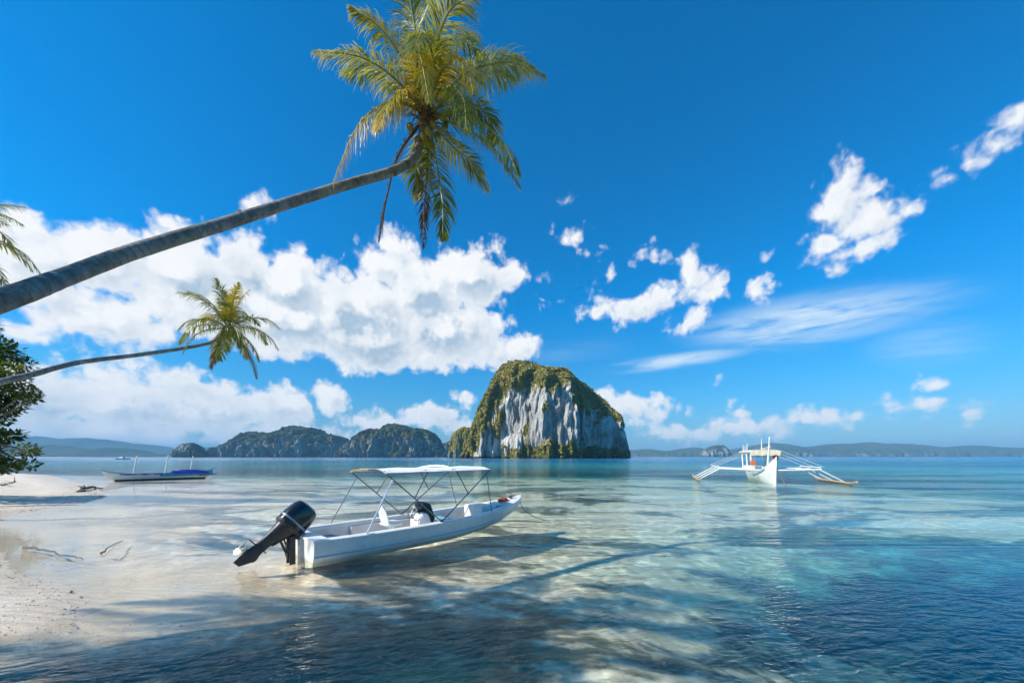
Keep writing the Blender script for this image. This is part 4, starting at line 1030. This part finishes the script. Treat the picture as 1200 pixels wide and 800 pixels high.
# outrigger frames and floats
for x, zz in ((2.1, .92), (0.0, .90), (-2.3, .90)):
    mb = MB()
    mb.tube([(x, -3.35, zz+.10), (x, 0, zz-.02), (x, 3.35, zz+.10)], .06, 8)
    mb.build('outrigger_beam', m_bwhite, ob)
    for sd in (-1, 1):
        mb = MB(); mb.tube([(x, sd*3.15, zz+.14), (x, sd*4.75, .10)], [.055, .04], 8); mb.build('outrigger_arm', m_bwhite, ob)
for sd in (-1, 1):
    mb = MB(); mb.tube([(x, sd*4.75, .08+(.16*((abs(x)-2.6)/1.2)**2 if abs(x) > 2.6 else 0)) for x in [-3.8+.4*k for k in range(20)]], .085, 8); mb.build('float', m_wood, ob)
    mb = MB(); mb.tube([(2.1, sd*3.3, 1.16), (-2.3, sd*3.3, 1.16)], .05, 7); mb.build('rail_pole', m_bwhite, ob)
    for x in (2.1, 0, -2.3):
        mb = MB(); mb.tube([(x-.1, sd*.9, 2.4), (x, sd*3.5, 1.2)], .011, 5); mb.build('stay', m_bwhite, ob)
mb = MB(); mb.box((-4.4, 0, .9), (.12, .5, .5)); mb.build('transom_board', m_bwhite, ob, bevel=.02)
OM = Matrix.Translation(ob.location) @ Matrix.Rotation(RO, 4, 'Z')
def vest(x, y, z, mat, label, s=1.):
    mb = MB()
    mb.loft([[V(-.07, -.22*s*w_, zz), V(.05, -.2*s*w_, zz), V(.08, 0, zz), V(.05, .2*s*w_, zz), V(-.07, .22*s*w_, zz), V(-.05, 0, zz)] for w_, zz in ((.8, -.32*s), (1, -.2*s), (1, 0), (.9, .15*s), (.6, .24*s))], closed=True, caps=True)
    for sd in (-1, 1): mb.tube([(.02, sd*.12*s, .2*s), (0, sd*.11*s, .33*s), (-.05, sd*.1*s, .22*s)], .035, 6)
    o = mb.build('life_vest', mat); o.location = OM @ V(x, y, z); o.rotation_euler = (0, .1, RO); tag(o, label, 'life vest', 'life vests hanging in the outrigger boat')
vest(.98, -.72, 1.52, m_orange, 'orange life vest hanging on the left cabin posts of the outrigger boat', .8)
vest(.98, .80, 1.95, m_redc, 'dark red life vest hanging right of the mast under the outrigger boat roof', .85)
mb = MB(); mb.tube([(0, 0, 0), (.9, .1, -.75), (1.9, .2, -1.35)], .02, 5); o = mb.build('anchor_line', m_rope); o.location = OM @ V(4.4, 0, 1.3); o.rotation_euler = (0, 0, RO); tag(o, 'anchor line running from the bow of the outrigger boat into the water', 'rope')

# ------------------------------------------------------------------ slim outrigger canoe on the left
a_, b_ = on_water(131, 563), on_water(243, 559.5)
ctr = (a_+b_)/2; ang = math.atan2((b_-a_).y, (b_-a_).x); LC = (b_-a_).length
cn = thing('canoe', 'long low white and blue canoe with three bare white posts on the left', 'canoe', (ctr.x, ctr.y, 0), ang)
h_ = LC/2
def cb(x): return .36*max(.02, 1-abs(x/(h_*1.22))**2.4)
def cs(x): return .50+.34*max(0, (abs(x)-h_*.55)/(h_*.65))**2
mb = MB(); rows = []
for k in range(49):
    x = -h_*1.2+2.4*h_*k/48; b, s_ = cb(x), cs(x); kz = -.12+max(0, abs(x)-h_*.92)/(h_*.28)*(s_-.05+.12)
    rows.append([V(x, b, s_), V(x, b*.85, kz+(s_-kz)*.45), V(x, b*.4, kz+.03), V(x, 0, kz), V(x, -b*.4, kz+.03), V(x, -b*.85, kz+(s_-kz)*.45), V(x, -b, s_)])
mb.loft(rows); mb.build('hull', m_bwhite, cn)
mb = MB(); 
for sd in (-1, 1): mb.tube([V(x, sd*cb(x), cs(x)+.015) for x in [-h_*1.2+2.4*h_*k/40 for k in range(41)]], .028, 5)
mb.build('gunwale', m_cyan, cn)
mb = MB(); mb.loft([[V(x, -cb(x)*.93-.008, .10+.4*(cs(x)-.1)), V(x, -cb(x)-.008, cs(x)-.02)] for x in [-.2+(h_+.2)*1.12*k/20 for k in range(21)]]); mb.build('turquoise_panel', m_cyan, cn)
mb = MB()
for sd in (-1, 1): mb.loft([[V(x, sd*(cb(x)*.42+.02), -.13), V(x, sd*(cb(x)*.86+.015), .07)] for x in [-h_*.95+1.9*h_*k/30 for k in range(31)]])
mb.build('keel_shadow_strip', m_keel_shadow, cn)  # dark strip paints the keel together with the shadow under it
mb = MB(); rows = [[V(x, cb(x)-.03, cs(x)-.12), V(x, -cb(x)+.03, cs(x)-.12)] for x in [-h_*1.1+2.2*h_*k/30 for k in range(31)]]; mb.loft(rows); mb.build('deck', m_wood, cn)
for px in (157.5, 195, 227):
    x = (on_water(px, 561)-ctr).dot((b_-a_).normalized()); top = 2.02 if px != 195 else 2.12
    mb = MB(); mb.tube([(x-.12, 0, .35), (x+.14, 0, top)], [.055, .04], 8); mb.build('post', m_bwhite, cn)
mb = MB(); rows = []
for k in range(15):
    x = lerp([0, 14], [.55, 3.1], k); zt = .60+.20*math.sin(PI*min(1, k/14*.9+.08))**.6+.02*math.sin(k*2.2)
    rows.append([V(x, .40, .47), V(x, .33, .56), V(x, .1, zt), V(x, -.1, zt), V(x, -.34, .57), V(x, -.41, .47)])
mb.loft(rows, caps=True); o = mb.build('tarpaulin', m_bluetarp); o.location = ctr; o.rotation_euler = (0, 0, ang); tag(o, 'folded dark blue tarpaulin lying over the right half of the canoe', 'tarpaulin')
mb = MB()
for x0, x1 in ((-2.6, -1.6), (-.6, -.1), (-1.4, -.8)): mb.tube([(x0, -.37, .50), ((x0+x1)/2, -.39, .46), (x1, -.37, .50)], .04, 6)
mb.build('blue_lashing', m_bluetarp, cn)
mb = MB(); mb.tube([(h_*.8, -.3, .25), (h_*1.2, -.15, .33)], [.04, .03], 7); mb.build('tiller_pole', m_rrope, cn)

# small far boat
mb = MB(); rows = [[V(x, b, .9), V(x, b*.6, -.2), V(x, -b*.6, -.2), V(x, -b, .9)] for x, b in ((-4, 1.2), (0, 1.4), (3, .9), (5, .05))]; mb.loft(rows, caps=True)
fb = thing('motor_launch', 'tiny white boat far out on the water before the blue hills', 'boat', tuple(at(144, 538.2, 268)*1), .1); fb.location.z = 0
mb.build('hull', m_bwhite, fb); mb = MB(); mb.box((-.6, 0, 1.4), (3, 1.8, 1.2), tap=.8); mb.build('cabin', m_bwhite, fb, bevel=.1)
# ------------------------------------------------------------------ sea air
m_haze = bpy.data.materials.new('sea_air'); m_haze.use_nodes = True; m_haze.node_tree.nodes.clear(); t = NT(m_haze.node_tree)
ho = t.node('ShaderNodeOutputMaterial'); pv = t.node('ShaderNodeVolumePrincipled')
pv.inputs['Color'].default_value = (.28, .66, 1.0, 1); pv.inputs['Density'].default_value = 1.15e-4; pv.inputs['Anisotropy'].default_value = .0
t.l.new(pv.outputs[0], ho.inputs['Volume'])
mb = MB(); z0, z1 = -15.5, 345
mb.box((0, R_SEA/2-30, (z0+z1)/2), (2*R_SEA+60, R_SEA+100, z1-z0)); hz = mb.build('haze', m_haze, smooth=False); tag(hz, kind='stuff')
